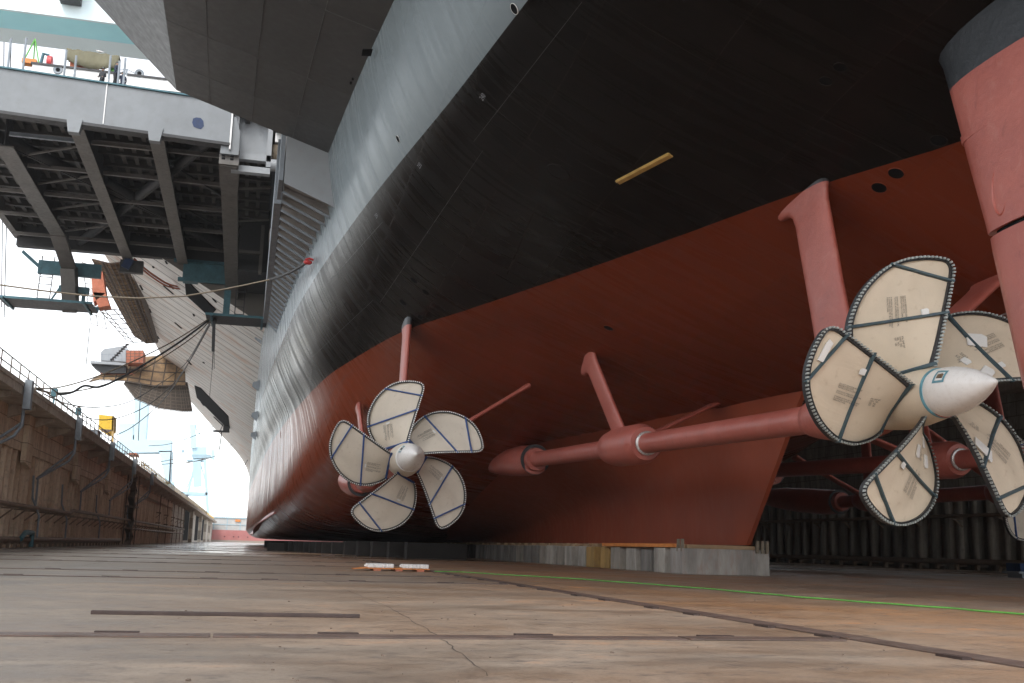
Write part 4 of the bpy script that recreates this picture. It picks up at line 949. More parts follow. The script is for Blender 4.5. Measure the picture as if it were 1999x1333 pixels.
for k in range(6): mb.beam(A(177 + 12 * k, 704, D - 1), A(176.5 + 12 * k, 690, D - 1), .06, .06)
mb.beam(A(176, 691, D - 1), A(240, 693, D - 1), .05, .05); mb.beam(A(205, 668, D + 3), A(246, 660, D + 3), .05, .05); mb.beam(A(205, 668, D + 3), A(205, 682, D + 3), .05, .05); mb.beam(A(246, 660, D + 3), A(246, 676, D + 3), .05, .05); obj('railing', mb, M['steelblue'], t)
t = thing('work_basket', 'small dark work basket hung low from the bow overhang', 'basket')
mb = MB(); c = A(432, 842, 240); mb.rbox(c, 3.4, 1.6, .3); obj('deck', mb, M['under'], t); mb = MB(); mb.rbox(c + Vector((1.0, 0, .7)), 1.3, 1, 1.0); obj('box', mb, M['under'], t); mb = MB(); mb.tube([c + Vector((.1, 0, 0)), c + Vector((-.1, 0, -4))], .12, 6); mb.tube([c + Vector((-.3, 0, 0)), A(443, 812, 240)], .08, 6); obj('hanger', mb, M['under'], t)
t = thing('hanging_spar', 'dark timber spar with chain hanging below the short teal catwalk', 'spar')
a = A(418, 624, 101); b = A(416, 686, 101); mb = MB(); mb.beam(a, b, .28, .3); obj('spar', mb, M['under'], t); mb = MB(); mb.tube([b, A(414, 722, 101)], .04, 5); mb.tube([A(418, 686, 101), A(418, 720, 101)], .03, 5); mb.tube([A(414, 722, 101), A(409, 775, 101)], .02, 5); obj('chain', mb, M['cable'], t)

# ------------------------------------------------------------------ keel blocks
MBK = [paint('block_concrete', (.30, .275, .235), .8, .45, 1.2, stain=(.36, .25, .15), stretch=(1, 1, .3)), paint('block_concrete_pale', (.40, .375, .33), .8, .45, 1.2, stain=(.25, .2, .16), stretch=(1, 1, .3)),
       paint('block_concrete_dark', (.20, .19, .175), .8, .45, 1.2, stain=(.3, .22, .13), stretch=(1, 1, .3)), paint('block_concrete_ochre', (.40, .25, .09), .8, .3, 1.6, stain=(.5, .34, .1), stain_amt=.8, stretch=(1, 1, .3)), paint('block_concrete_red_run', (.31, .29, .265), .8, .5, .9, stain=(.30, .16, .12), stain_amt=.45, stretch=(1, 1, .25)), paint('shaded_block', (.035, .032, .03), .85, .25, 1.0, spec=.2)]  # last one near-black: shade under the ship put into the colour
capm = paint('soft_cap_timber', (.34, .23, .13), .8, .3, 1.5)
def keel_block(x0, x1, y0, y1, zt, m, label, cap=True):
    t = thing('keel_block', label, 'keel block', 'keel blocks under the ship')
    mb = MB(); ww = .34; mb.box(x0, x1, y0, y1, FLOOR, zt); obj('concrete_body', mb, m, t, bevel=.03)
    if cap: mb = MB(); mb.box(x0 + .25, x1 - .6, y0 + .12, y1 - .1, zt + .002, .34); obj('timber_cap', mb, capm, t, bevel=.015)
    return t
desc = {0: 'grey concrete', 1: 'pale concrete', 2: 'dark stained concrete', 3: 'ochre painted concrete', 4: 'red stained end'}
ys = [43.05]; rnd = random.Random(4)
seq = [4, 1, 2, 1, 0, 3, 3, 1, 1, 0, 1, 0, 2, 2, 0, 2]
names = ['nearest keel block, red streak on its left edge and a wide bare grey end', 'second keel block from the near end, pale face', 'third keel block from the near end, darker grey', 'fourth keel block from the near end, pale left face', 'fifth keel block from the near end, grey beside the ochre one',
         'ochre painted keel block nearest the end of the row', 'ochre painted keel block second in line, behind the first ochre one', 'pale keel block just beyond the ochre pair', 'pale narrow keel block, second beyond the ochre pair', 'grey keel block, third beyond the ochre pair']
for i in range(44):
    y0 = 43.1 + i * 1.98 + rnd.uniform(-.1, .1); m = seq[i] if i < len(seq) else (2 if i < 22 else 5)  # farthest blocks take the near-black colour painted for under-ship shade
    if y0 > 128: break
    lab = names[i] if i < len(names) else 'dark keel block deep in the shade under the ship'
    keel_block(18.05 + rnd.uniform(-.12, .12), 21.95, y0, y0 + 1.35, .18 + rnd.uniform(-.02, .02), MBK[m], lab)
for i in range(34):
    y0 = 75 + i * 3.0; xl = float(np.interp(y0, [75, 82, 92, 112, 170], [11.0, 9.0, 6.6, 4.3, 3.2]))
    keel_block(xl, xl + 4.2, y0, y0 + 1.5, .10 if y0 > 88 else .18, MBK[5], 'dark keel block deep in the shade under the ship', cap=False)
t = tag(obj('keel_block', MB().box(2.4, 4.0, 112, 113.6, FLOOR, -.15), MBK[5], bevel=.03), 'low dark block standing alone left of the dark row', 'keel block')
t = tag(obj('timber_batten', MB().box(17.9, 18.2, 44.0, 53.5, .21, .36), M['orange']), 'ochre timber batten along the tops of the keel blocks', 'timber')
for i, (x, y) in enumerate(((18.0, 43.6), (18.0, 43.15), (21.35, 42.95), (21.8, 42.95), (21.6, 43.0))):
    tag(obj('wooden_wedge', MB().rbox((x, y, .30), .12, .10, .52, rx=.05), M['rope']), ('pale upright wooden wedge at the left corner of the nearest keel block' if x < 20 else 'pale upright wooden wedge at the right corner of the nearest keel block'), 'wedge', 'wedges on the nearest keel block')
# stand in plastic sheeting on the near block
mb = MB(); rows = []
for j in range(2):
    rows.append([(19.2 + 3.4 * k / 16, 43.02 - (.05 if j else 0) + .02 * math.sin(k * 2.3), .19 if j == 0 else -.18 + .14 * math.sin(k * 1.7)) for k in range(17)])
tag(structure(obj('chalk_marks', letter_mesh([]) if False else MB().box(0, .001, 0, .001, 0, .001), M['inkgrey']), 'structure'), 'x', 'x')
bpy.data.objects.remove(bpy.data.objects['chalk_marks'])

# ------------------------------------------------------------------ floor rails and loose things
def floor_rail(a, b, w, label, tabs=2.4, th=.014, seed=0):
    a, b = Vector(a), Vector(b); d = (b - a).normalized(); s = Vector((-d.y, d.x, 0)); L = (b - a).length; rnd = random.Random(seed)
    t = thing('floor_rail', label, 'floor rail', 'steel strips let into the dock floor'); mb = MB(); x = 0
    while x < L - .2:
        l = min(rnd.uniform(3.4, 5.2), L - x); dz = rnd.uniform(0, .007); of = rnd.uniform(-.02, .02)
        mb.beam(a + d * x + s * of + Vector((0, 0, th / 2 + dz)), a + d * (x + l - .03) + s * of + Vector((0, 0, th / 2 + dz * .5)), w, th); x += l
    obj('strip', mb, M['railsteel'], t); x = rnd.uniform(.3, 1); c0 = None
    while x < L - .5:
        c = a + d * x + s * (w / 2 + .05)
        if c0 is None: c0 = obj('clip', MB().beam((0, 0, .013), tuple(d * .40 + Vector((0, 0, .013))), .10, .026), M['clipdark'], t); c0.location = c
        else: q = c0.copy(); COL.objects.link(q); q.parent = t; q.location = c
        x += tabs * rnd.uniform(.9, 1.1) * (1 if int(x) % 2 else .7)
    return t
def fl(x, y): p = atZ(x, y, FLOOR); return Vector((p.x, p.y, FLOOR))
Yt = [(11.0, 'nearest steel strip across the dock floor'), (26.6, 'second steel strip across the floor, just behind the loose bar'), (31.8, 'third steel strip across the floor, in front of the orange pallet'), (43.0, 'fourth steel strip across the floor'), (52, 'fifth steel strip across the floor'), (63, 'sixth steel strip across the floor'), (76, 'seventh steel strip across the floor'), (92, 'eighth steel strip across the floor'), (112, 'farthest steel strip across the floor, by the wet patch')]
for i, (y, lab) in enumerate(Yt): floor_rail((-15 if y > 20 else -9, y - .2, FLOOR), (6.45, y, FLOOR), (.34 if i < 1 else .3), lab, seed=i, tabs=2.2 if i else 1.9)
floor_rail((6.75, 3, FLOOR), (6.6, 60, FLOOR), .36, 'lengthwise steel strip running towards the keel blocks', seed=31)
floor_rail((47.5, 30, FLOOR), (47.5, 130, FLOOR), .5, 'lengthwise steel strip near the right dock wall', seed=32)
a, b = fl(178, 1198.5), fl(702, 1206)
tag(obj('steel_bar', MB().beam(a + Vector((0, 0, .022)), b + Vector((0, 0, .022)), .10, .044), M['clipdark'], bevel=.006), 'loose dark steel bar lying on the floor behind the nearest strip', 'bar')
# crack lines in the concrete, 2 mm strips of dark filler
def crack(pts, w, seed, label):
    rnd = random.Random(seed); P = []
    for p, q in zip(pts, pts[1:]):
        for k in range(14): P.append(lerp(p, q, k / 14) + Vector((rnd.uniform(-.02, .02), 0, 0)))
    P.append(Vector(pts[-1])); rows = []
    for i, c in enumerate(P): ww = w * .5 * rnd.uniform(.2, 1.2); rows.append([c + Vector((-ww, 0, .004)), c + Vector((ww, 0, .004))])
    mb = MB(); mb.loft(rows); return structure(obj('floor_crack', mb, M['crack']))
crack([fl(955, 1320), fl(860, 1245), fl(760, 1185), fl(670, 1150), fl(595, 1122), fl(560, 1103)], .012, 1, '')
crack([fl(60, 1108), fl(160, 1104), fl(235, 1093)], .02, 2, '')
rnd = random.Random(77); mb = MB()
for k in range(230):
    y = 4.2 + 30 * rnd.random() ** 1.6; x = rnd.uniform(-.28, .42) * y + .22 * y; r = rnd.choice((.004, .005, .007, .012)) * rnd.uniform(.7, 1.3)
    mb.rbox((x, y, FLOOR + r * .35), r * 2, r * 1.5, r * .9, rz=rnd.uniform(0, 3), rx=rnd.uniform(-.3, .3))
structure(obj('grit', mb, M['block0']), 'stuff')
t = thing('orange_pallet', 'low orange pallet lying on the floor below the left propeller', 'pallet')
mb = MB(); mb.box(4.05, 6.35, 37.7, 38.9, -.835, -.80); mb.rbox((3.95, 37.9, -.82), .5, .7, .03, ry=-.1); obj('boards', mb, M['orange'], t); mb = MB()
for x in (4.4, 5.15, 5.9): mb.box(x, x + .25, 37.7, 38.9, FLOOR, -.837)
obj('bearer', mb, M['brick'], t)
for k, x in enumerate((4.2, 5.42)):
    t = thing('lamp_box', ['left white caged lamp box on the orange pallet', 'right white caged lamp box on the orange pallet'][k], 'lamp box', 'white boxes on the pallet')
    mb = MB(); mb.box(x, x + .92, 37.85, 38.5, -.797, -.66); obj('housing', mb, M['white'], t, bevel=.02); mb = MB()
    for q in range(7): mb.box(x + .06 + q * .13, x + .10 + q * .13, 37.82, 37.85, -.79, -.67)
    mb.box(x - .10, x, 37.95, 38.0, -.75, -.70); obj('cage', mb, M['steel'], t)
def hang(a, b, sag, n=24): return [lerp(a, b, i / n) - Vector((0, 0, sag * 4 * (i / n) * (1 - i / n))) for i in range(n + 1)]
def line(name, label, cat, pts, r, mat, group=None): return tag(obj(name, MB().tube(pts, r, 7), mat, smooth=60), label, cat, group)
hp = [fl(848, 1117), fl(900, 1118), fl(960, 1122), fl(1100, 1130), fl(1250, 1141), fl(1400, 1153), fl(1560, 1168), fl(1700, 1179), fl(1850, 1190), fl(1999, 1203), fl(2300, 1230)]
dp = []
for i in range(len(hp) - 1):
    for k in range(8): dp.append(lerp(hp[i], hp[i + 1], k / 8) + Vector((.05 * math.sin(i * 8 + k), 0, .03)))
line('green_hose', 'bright green hose stretched across the floor from the orange pallet', 'hose', dp, .018, M['greenhose'])
t = tag(obj('mooring_post', MB().lathe(fl(672, 1087), fl(672, 1087) + Vector((0, 0, 1)), [(0, .16), (.06, .14), (.25, .12), (.27, .26), (.40, .26), (.42, .2)], 14), M['white'], smooth=30), 'small pale mushroom-shaped post on the floor left of the pallet', 'post')
tag(obj('scrap_plate', MB().rbox(fl(640, 1085) + Vector((0, 0, .06)), .9, .5, .1, rz=.1), M['railsteel']), 'small rusty scrap lying left of the mushroom post', 'scrap')
t = thing('blue_welder', 'blue machine cut off at the right edge of the floor', 'machine'); mb = MB(); mb.box(41.9, 43.6, 52.4, 53.6, -.55, -.1); obj('housing', mb, M['bluepaint'], t, bevel=.03); mb = MB(); mb.box(41.7, 43.6, 52.3, 53.7, -.66, -.55); mb.box(42.0, 42.2, 52.4, 53.6, FLOOR, -.66); mb.box(43.2, 43.4, 52.4, 53.6, FLOOR, -.66); obj('skid', mb, M['steelblue'], t)

# ------------------------------------------------------------------ left dock wall
XW = -15.5; XF = -13.5; YA, YB = -60, 560
lw = thing('dock_wall', 'long rusty brown dock wall with overhanging concrete coping on the left', 'dock wall')
def pile_profile(x, side, y0, y1, z0, z1, pitch=1.35, depth=.42):
    mb = MB(); prof = []; y = y0
    while y < y1:
        for u, d in ((0, 0), (.10, .06), (.22, .8), (.30, .97), (.40, 1), (.50, .97), (.58, .8), (.70, .06), (.80, 0)): prof.append((x + side * depth * d, y + u * pitch))
        y += pitch
    mb.loft([[(px, py, z0) for px, py in prof], [(px, py, z1) for px, py in prof]]); return mb
obj('sheet_piling', pile_profile(XW - 1.1, 1, 20, 250, FLOOR, 5.9, 1.7, 1.1), M['pile'], lw, smooth=40)
mb = MB(); mb.box(XW - 2.2, XW - 1.2, YA, YB, FLOOR - .5, 8.0); obj('backing', mb, M['pile'], lw)
mb = MB(); mb.box(XW - 1.15, XW + .12, 20, 175, 5.7, 8.25); mb.box(XW - 1.15, XW - .1, 175, 250, 6.6, 8.25); obj('block_facing', mb, M['block'], lw)
mb = MB()
for y in (80.5, 104, 128): mb.prism([(XW + .14, y, 8.2), (XW + .14, y + 2.2, 8.2), (XW + .14, y + 2.2, 4.6), (XW + .14, y, 4.9)], (.35, 0, 0))
obj('buttress', mb, M['block'], lw)
mb = MB(); mb.box(XW - 1.2, XW, 250, YB, FLOOR, 8.24); obj('pale_facing', mb, M['farwall'], lw)
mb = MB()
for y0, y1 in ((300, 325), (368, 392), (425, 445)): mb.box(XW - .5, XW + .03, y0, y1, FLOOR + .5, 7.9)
obj('recess_shade', mb, M['dark'], lw)  # dark boxes proud of the wall, painted shade of the recesses
mb = MB()
for y in (328, 395, 448, 500): mb.box(XW - .2, XW + 1.0, y, y + 3.5, FLOOR, 8.2)
obj('pilaster', mb, M['farwall'], lw)
mb = MB(); mb.box(XW - 2.2, XF, YA, YB, 8.26, 8.95); mb.box(XF, XF + .06, YA, YB, 8.75, 9.0); obj('coping', mb, M['coping'], lw)
mb = MB()
for k in range(60): y = 30 + k * 7.5; mb.prism([(XW + .1, y, 8.25), (XF - .3, y, 8.25), (XF - .3, y, 8.0), (XW + .1, y, 7.4)], (0, .5, 0))
obj('soffit_bracket', mb, M['coping'], lw)
def pipe(pts, r, mat=M['pipe'], n=8, name='wall_pipe'):
    return obj(name, MB().tube(pts, r, n), mat, lw, smooth=50)
pipe([(XW + .7, 30, 1.9), (XW + .7, 101, 1.9)], .17); pipe([(XW + .7, 101, 1.9), (XW + .7, 103, 2.2), (XW + .7, 290, 2.35)], .15); pipe([(XW + .8, 30, -.35), (XW + .8, 142, -.35)], .2)
pipe([(XW + .6, 150, 1.2), (XW + .6, 290, 1.3)], .12)
mb = MB()
for k in range(46): y = 60 + k * 4.2; mb.beam((XW, y, 1.7), (XW + .95, y, 1.7), .12, .12); mb.beam((XW, y, 1.0), (XW + .8, y, 1.7), .1, .1)
for k in range(36): y = 60 + k * 2.3; mb.beam((XW, y, -.6), (XW + 1.0, y, -.6), .12, .1); mb.box(XW + .7, XW + .9, y, y + .15, FLOOR, -.5)
obj('pipe_bracket', mb, M['pipe'], lw)
for y in (69.5, 90.5, 113, 136, 162):      # blue grey posts with raking braces
    pipe([(XF + .12, y, 9.2), (XF + .12, y, 6.4), (XF - .1, y - .8, 5.7), (XW + .3, y - 4.0, 4.1)], .10, M['steelblue'], 8, 'braced_post')
    mb = MB(); mb.box(XF + .08, XF + .5, y - .3, y + .3, 7.4, 9.15); obj('mooring_box', mb, M['steelblue'], lw)
    pipe([(XF - .0, y + .5, 6.6), (XW + .3, y - 3.6, 4.2), (XW + .35, y - 3.7, 2.2)], .09, M['steelblue'], 6, 'braced_post')
for y in (84, 97, 119, 150): pipe([(XW + .5, y, 4.2), (XW + .55, y + .2, 2.6), (XW + .9, y + 1.4, 1.4), (XW + .9, y + 1.5, -.2)], .08, M['steelblue'], 6, 'down_pipe')
pipe([(XW + 1.0, 83, -.85), (XW + 1.0, 83, .15), (XW + 1.0, 80.5, .15), (XW + 1.0, 79, -.3)], .17, M['teal'], 10, 'green_pipe')
mb = MB(); y = 150
for k in range(9): mb.beam((XW + .8, y + (4 if k % 2 else 0), FLOOR + k * 1.0), (XW + .8, y + (0 if k % 2 else 4), FLOOR + (k + 1) * 1.0), .8, .12)
for yy in (y - .3, y + 4.3): 
    for xx in (XW + .3, XW + 1.3): mb.box(xx - .06, xx + .06, yy - .06, yy + .06, FLOOR, 8.2)
mb.box(XW + .2, XW + 1.5, y - .4, y + 4.4, 3.9, 4.1)
obj('stair_tower', mb, M['net'], lw)
mb = MB()
for y in (205, 225, 246, 262, 275, 288): 
    mb.box(XW, XW + .8, y, y + .2, 4.4, 4.6); mb.box(XW, XW + .8, y, y + .2, 2.6, 2.8); mb.beam((XW, y, 3.6), (XW + .8, y, 4.4), .1, .1); mb.box(XW + .2, XW + .35, y + 4, y + 4.2, FLOOR, 8.2)
obj('wall_bracket', mb, M['pipe'], lw)
# railing
mb = MB()
for k in range(150): y = 30 + k * 2.6; mb.box(XF - .25, XF - .18, y, y + .07, 8.95, 10.05)
for z in (9.5, 10.02): mb.box(XF - .24, XF - .19, 30, 420, z, z + .06)
obj('railing', mb, M['net'], lw)
mb = MB(); mb.box(XF - .3, XF - .22, 150, 520, 9.75, 9.9); mb.box(XF - .3, XF - .22, 150, 520, 9.3, 9.42)
for k in range(70): y = 150 + k * 5.2; mb.box(XF - .32, XF - .2, y, y + .14, 8.95, 9.95)
obj('yellow_railing', mb, M['yellow'], lw)
# clutter along the coping: each a thing
rnd = random.Random(12)
cl = [('signal_post', 'short dark post', M['teal'], .25, 1.6), ('yellow_bollard', 'yellow bollard', M['yellow'], .5, .9), ('red_extinguisher', 'red cylinder', M['redfit'], .3, 1.0), ('tool_chest', 'grey tool chest', M['steelblue'], 1.0, .7)]
def coping_item(kind, y, label):
    nm, _, m, w, h = cl[kind]; t = thing(nm, label, nm.split('_')[1]); x = XF - .7; z = 8.95
    mb = MB()
    if kind in (1, 2): mb.lathe((x, y, z), (x, y, z + 1), [(0, w * .7), (.06, w * .7), (.1, w * .5), (h * .8, w * .5), (h * .85, w * .6), (h, w * .3)], 12)
    elif kind == 0: mb.box(x - .06, x + .06, y - .06, y + .06, z, z + h * .7); mb.box(x - .2, x + .2, y - .25, y + .25, z + h * .65, z + h)
    else: mb.box(x - .4, x + .4, y - w, y + w, z, z + h); mb.box(x - .43, x + .43, y - w - .03, y + w + .03, z + h, z + h + .08)
    obj('body', mb, m, t, smooth=30)
    mb = MB(); mb.box(x - .12, x + .12, y - .12, y + .12, z + h, z + h + .12); obj('top_fitting', mb, M['net'], t)
for kind, y, lab in ((0, 84, 'dark teal box-headed post on the coping beside the first braced post'), (2, 88, 'red cylinder standing on the coping beyond the first braced post'), (0, 96, 'dark box-headed post midway between the first two braced posts'), (3, 107, 'grey chest on the coping just before the second braced post'), (1, 119, 'yellow bollard on the coping right below the yellow hopper'),
                     (1, 134, 'yellow bollard on the coping right of the yellow hopper'), (2, 141, 'red cylinder on the coping before the blue gantry leg'), (1, 158, 'yellow bollard by the head of the stair tower'), (3, 176, 'grey chest on the coping beyond the stair tower'), (1, 205, 'yellow bollard far along the coping below the blue gantry leg')):
    coping_item(kind, y, lab)
t = thing('yellow_hopper', 'yellow hopper box on a post above the left coping', 'hopper')
P = lambda x, y: atY(x, y, 136)
mb = MB(); mb.prism([P(193, 809), P(222, 812), P(221, 840), P(208.5, 848), P(193, 838)], (0, 3.0, 0)); obj('bin', mb, M['yellow'], t)
mb = MB(); mb.prism([P(219, 812), P(222.5, 812), P(221, 868), P(217, 868)], (0, .5, 0)); obj('post', mb, M['brass'], t)
c = P(207, 840); mb = MB(); mb.prism([P(194, 837), P(220, 839), P(216, 842), P(208, 846), P(199, 841)], (0, -.06, 0)); obj('chute_stripe', mb, M['railsteel'], t)
t = thing('coping_platform', 'small dark canopy on legs above the far coping', 'platform')
P = lambda x, y: atY(x, y, 165)
mb = MB(); mb.prism([P(252, 884), P(266, 884), P(268, 888), P(250, 888)], (0, 4, 0)); obj('roof', mb, M['brick'], t); mb = MB()
for x in (253, 260, 267): mb.beam(P(x, 888), P(x - .2, 905), .15, .15)
obj('legs', mb, M['net'], t)

# ------------------------------------------------------------------ right dock wall
XR = 65.0
rw = thing('dock_wall', 'dark grey right dock wall of sheet piling below concrete blocks', 'dock wall')
obj('sheet_piling', pile_profile(XR + .5, -1, 40, 260, FLOOR, 6.3, 2.1, .65), M['pile_grey'], rw, smooth=40)
mb = MB(); mb.box(XR + .55, XR + 3, YA, YB, FLOOR - .5, 14); obj('backing', mb, M['pile_grey'], rw)
mb = MB(); mb.box(XR - .15, XR + .5, 40, 300, 6.3, 14.5); obj('block_facing', mb, M['block_grey'], rw)
mb = MB(); mb.box(XR - 1.6, XR + 4, YA, YB, 14.52, 18.0); obj('coping', mb, M['coping'], rw)
for z, r in ((-.15, .26), (3.9, .16)): obj('wall_pipe', MB().tube([(XR - .9, 40, z), (XR - .9, 220, z + (.0 if z < 0 else .4))], r, 10), M['pipe'], rw, smooth=50)
mb = MB()
for k in range(60): y = 42 + k * 2.9; mb.box(XR - 1.0, XR, y, y + .5, -.62, -.42); mb.box(XR - 1.05, XR - .75, y + .1, y + .4, FLOOR, -.4)
for k in range(24): y = 44 + k * 6.4; mb.beam((XR, y, 3.0), (XR - .9, y, 3.8), .12, .12); mb.box(XR - 1.1, XR, y - .08, y + .08, 3.65, 3.78)
obj('pipe_bracket', mb, M['pipe'], rw)
# ------------------------------------------------------------------ caisson gate at the far end
cg = thing('caisson_gate', 'pink red and grey steel caisson closing the far end of the dock', 'dock gate')
mb = MB(); mb.box(-15.4, 69.5, 562, 570, FLOOR, 4.9); obj('red_hull', mb, M['caisson_red'], cg); mb = MB(); mb.box(-15.4, 69.5, 562.05, 570, 4.9, 10.6); obj('grey_hull', mb, M['caisson_grey'], cg)
mb = MB(); mb.box(-15.6, 69.5, 561.6, 570, 10.6, 11.2); mb.box(-15.5, 69.5, 561.8, 562.04, 7.4, 7.7)
for k in range(14): mb.box(-15 + k * 6.4, -14.6 + k * 6.4, 561.85, 562.03, 4.9, 10.6)
obj('walkway', mb, M['cranedark'], cg); mb = MB()
for x in (-9.2, -4.8, -2.5, 2, 8): mb.lathe((x, 561.9, 1.7), (x, 562.5, 1.7), [(0, .3), (.3, .3)], 12)
obj('valve_opening', mb, M['dark'], cg)
mb = MB(); mb.box(-4.6, -2.0, 561.4, 562, 9.1, 10.3); obj('orange_lifebuoy_box', mb, M['orange'], cg)
mb = MB()
for k in range(9): mb.box(-11 + k * .9, -10.8 + k * .9, 563, 563.2, 11.2, 12.6 + (k % 3) * .5)
obj('pipe_stack', mb, M['steelblue'], cg)
mb = MB(); mb.box(-15.4, 69, 556, 561.9, FLOOR, FLOOR + .9); obj('sill', mb, M['farwall'], cg)

# ------------------------------------------------------------------ cranes
gc = thing('gantry_crane', 'huge pale blue gantry crane beam crossing high over the ship', 'crane')
mb = MB(); mb.box(-84, 84, 126.6, 132.0, 60, 66.5); obj('main_girder', mb, M['cranestrong'], gc)
mb = MB(); mb.box(-84, 84, 126.2, 126.6, 59.7, 67); mb.box(-84, 84, 132.0, 136.2, 60.05, 66); obj('side_girder', mb, M['gantrypale'], gc)
mb = MB()
for x in (-83, 83): mb.beam((x, 125, 9), (x * .985, 130, 60), 4.5, 4, up=(0, 1, 0)); mb.beam((x, 137, 9), (x * .985, 133, 60), 4.5, 4, up=(0, 1, 0))
obj('leg', mb, M['craneblue'], gc)
a = atY(117, -12, 125); b = atY(157, 5, 125); mb = MB(); mb.box(a.x, b.x, 122, 126, b.z, b.z + 4); obj('trolley', mb, M['under'], gc)
D = 600; P = lambda x, y: atY(x, y, D)
t = thing('portal_crane', 'big pale blue box-legged portal crane behind the left dock wall', 'crane')
def pr(pts, d, m, nm, par): return obj(nm, MB().prism([P(*p) for p in pts], (0, d, 0)), m, par)
pr([(180, 886), (235, 858), (334, 858), (334, 882), (235, 884), (200, 900)], 14, M['craneblue'], 'portal_beam', t)
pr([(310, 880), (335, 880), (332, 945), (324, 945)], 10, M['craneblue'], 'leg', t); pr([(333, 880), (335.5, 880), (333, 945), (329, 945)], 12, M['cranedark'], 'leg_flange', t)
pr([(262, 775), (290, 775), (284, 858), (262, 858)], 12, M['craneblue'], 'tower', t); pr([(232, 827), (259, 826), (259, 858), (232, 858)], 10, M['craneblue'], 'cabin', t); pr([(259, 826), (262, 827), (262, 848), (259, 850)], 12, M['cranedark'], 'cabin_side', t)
pr([(196, 900), (205, 898), (204, 960), (200, 960)], 10, M['craneblue'], 'leg', t)
pr([(320, 940), (340, 940), (340, 985), (320, 985)], 6, M['craneblue'], 'leg_foot', t)
D = 650
t = thing('jib_crane', 'slender pale blue lattice jib crane on four splayed legs', 'crane')
def bm(a, b, w, m, nm): return obj(nm, MB().beam(P(*a), P(*b), w, w), m, t)
for a, b, w in (((383, 897), (358, 1000), 1.2), ((400, 897), (408, 1040), 1.6), ((384, 897), (386, 950), 4.5)): bm(a, b, w, M['craneblue'], 'leg')
for a, b, w in (((354, 962), (405, 964), 1.6), ((362, 966), (404, 968), 1.2)): bm(a, b, w, M['craneblue'], 'cross_tie')
for a, b in (((364, 955), (386, 900)), ((390, 900), (404, 950))): bm(a, b, .7, M['craneblue'], 'brace')
pr([(373, 887), (411, 887), (411, 893), (376, 895)], 8, M['cranedark'], 'machinery_deck', t); pr([(365, 897), (398, 898), (398, 901), (365, 900)], 8, M['cranedark'], 'slew_ring', t); pr([(375, 872), (403, 872), (403, 887), (375, 887)], 8, M['craneblue'], 'machine_house', t)
pr([(412, 878), (419, 878), (419, 897), (412, 896)], 4, M['craneblue'], 'counterweight', t)
bm((378, 875), (376, 828), 3.2, M['craneblue'], 'mast'); pr([(371, 829), (383, 829), (383, 833), (371, 833)], 6, M['cranedark'], 'mast_head', t); bm((380, 832), (402, 868), .7, M['craneblue'], 'back_stay')
bm((376, 836), (330, 905), .5, M['craneblue'], 'boom_rope'); pr([(354, 878), (360, 878), (360, 883), (354, 883)], 3, M['cranedark'], 'operator_cab', t)

# ------------------------------------------------------------------ cables
G = 'cables strung between the dock wall and the ship'
pt, nn = on_hull(612, 514)
a = Vector((-14.5, 64, 13.9)); pts = []
for k, (x, y, d) in enumerate(((-40, 553, 64), (0, 556, 64), (90, 568, 64.5), (180, 578, 65), (270, 582, 65.2), (360, 578, 65.4), (430, 566, 65.5), (480, 556, 65.6))): pts.append(atY(x, y, d))
rope = line('mooring_rope', 'tan rope sweeping left from the red fitting on the hull', 'rope', pts + [atY(530, 545, 65.3)], .05, M['rope'])
e = pt + Vector((-.35, -.1, 0)); mbp = [atY(528, 545.5, 65.3), lerp(atY(530, 545, 65.3), e, .3) + Vector((0, 0, -.1)), lerp(atY(530, 545, 65.3), e, .7) + Vector((0, 0, -.1)), e]
s = obj('dark_sleeve', MB().tube(mbp, .085, 8), M['cable'], rope, smooth=60)
t = tag(obj('red_shackle', MB().ball(pt + Vector((-.30, -.12, 0)), .24, .17, .13, 10, 7).tube([pt + Vector((-.45, -.15, .12)), pt + Vector((-.25, -.18, .20)), pt + Vector((.05, -.1, .14))], .06, 6), M['redfit'], smooth=50), 'bright red shackle where the rope meets the hull', 'shackle')
def cable(label, px, r, mat): 
    P3 = [atY(x, y, d) for x, y, d in px]; out = []
    for i in range(len(P3) - 1):
        p0, p1, p2, p3 = P3[max(i - 1, 0)], P3[i], P3[i + 1], P3[min(i + 2, len(P3) - 1)]
        for k in range(6):
            u = k / 6; out.append(.5 * (2 * p1 + (p2 - p0) * u + (2 * p0 - 5 * p1 + 4 * p2 - p3) * u * u + (3 * p1 - p0 - 3 * p2 + p3) * u**3))
    out.append(P3[-1]); return line('cable', label, 'cable', out, r, mat, G)
cable('upper grey cable from the wall top to the short teal catwalk', [(66, 757, 84), (110, 757, 86), (180, 738, 88), (260, 705, 92), (340, 665, 97), (408, 622, 100)], .055, M['rope'])
cable('dark wavy cable bundle just below the upper grey cable', [(66, 758, 84), (110, 769, 86), (140, 766, 87), (165, 753, 88), (195, 755, 89), (240, 735, 91), (300, 700, 95), (350, 668, 97), (408, 625, 100)], .09, M['cable'])
cable('tan cable running under the dark cable bundle', [(80, 764, 84), (130, 766, 87), (200, 752, 90), (270, 725, 93), (330, 690, 96), (380, 655, 99), (409, 627, 100)], .05, M['rope'])
cable('thin cable dipping from the wall to the scaffold platform', [(84, 768, 86), (130, 788, 95), (190, 795, 110), (250, 785, 125), (300, 757, 140), (360, 712, 150), (408, 632, 101)], .05, M['cable'])
cable('lowest dark cable passing right of the yellow hopper', [(110, 778, 100), (160, 812, 110), (220, 818, 120), (290, 790, 130), (350, 735, 130), (410, 634, 101)], .05, M['cable'])
cable('dark cable rising steeply from behind the wall across the blue crane', [(225, 850, 150), (260, 832, 150), (310, 790, 150), (352, 735, 130), (409, 633, 101)], .06, M['cable'])
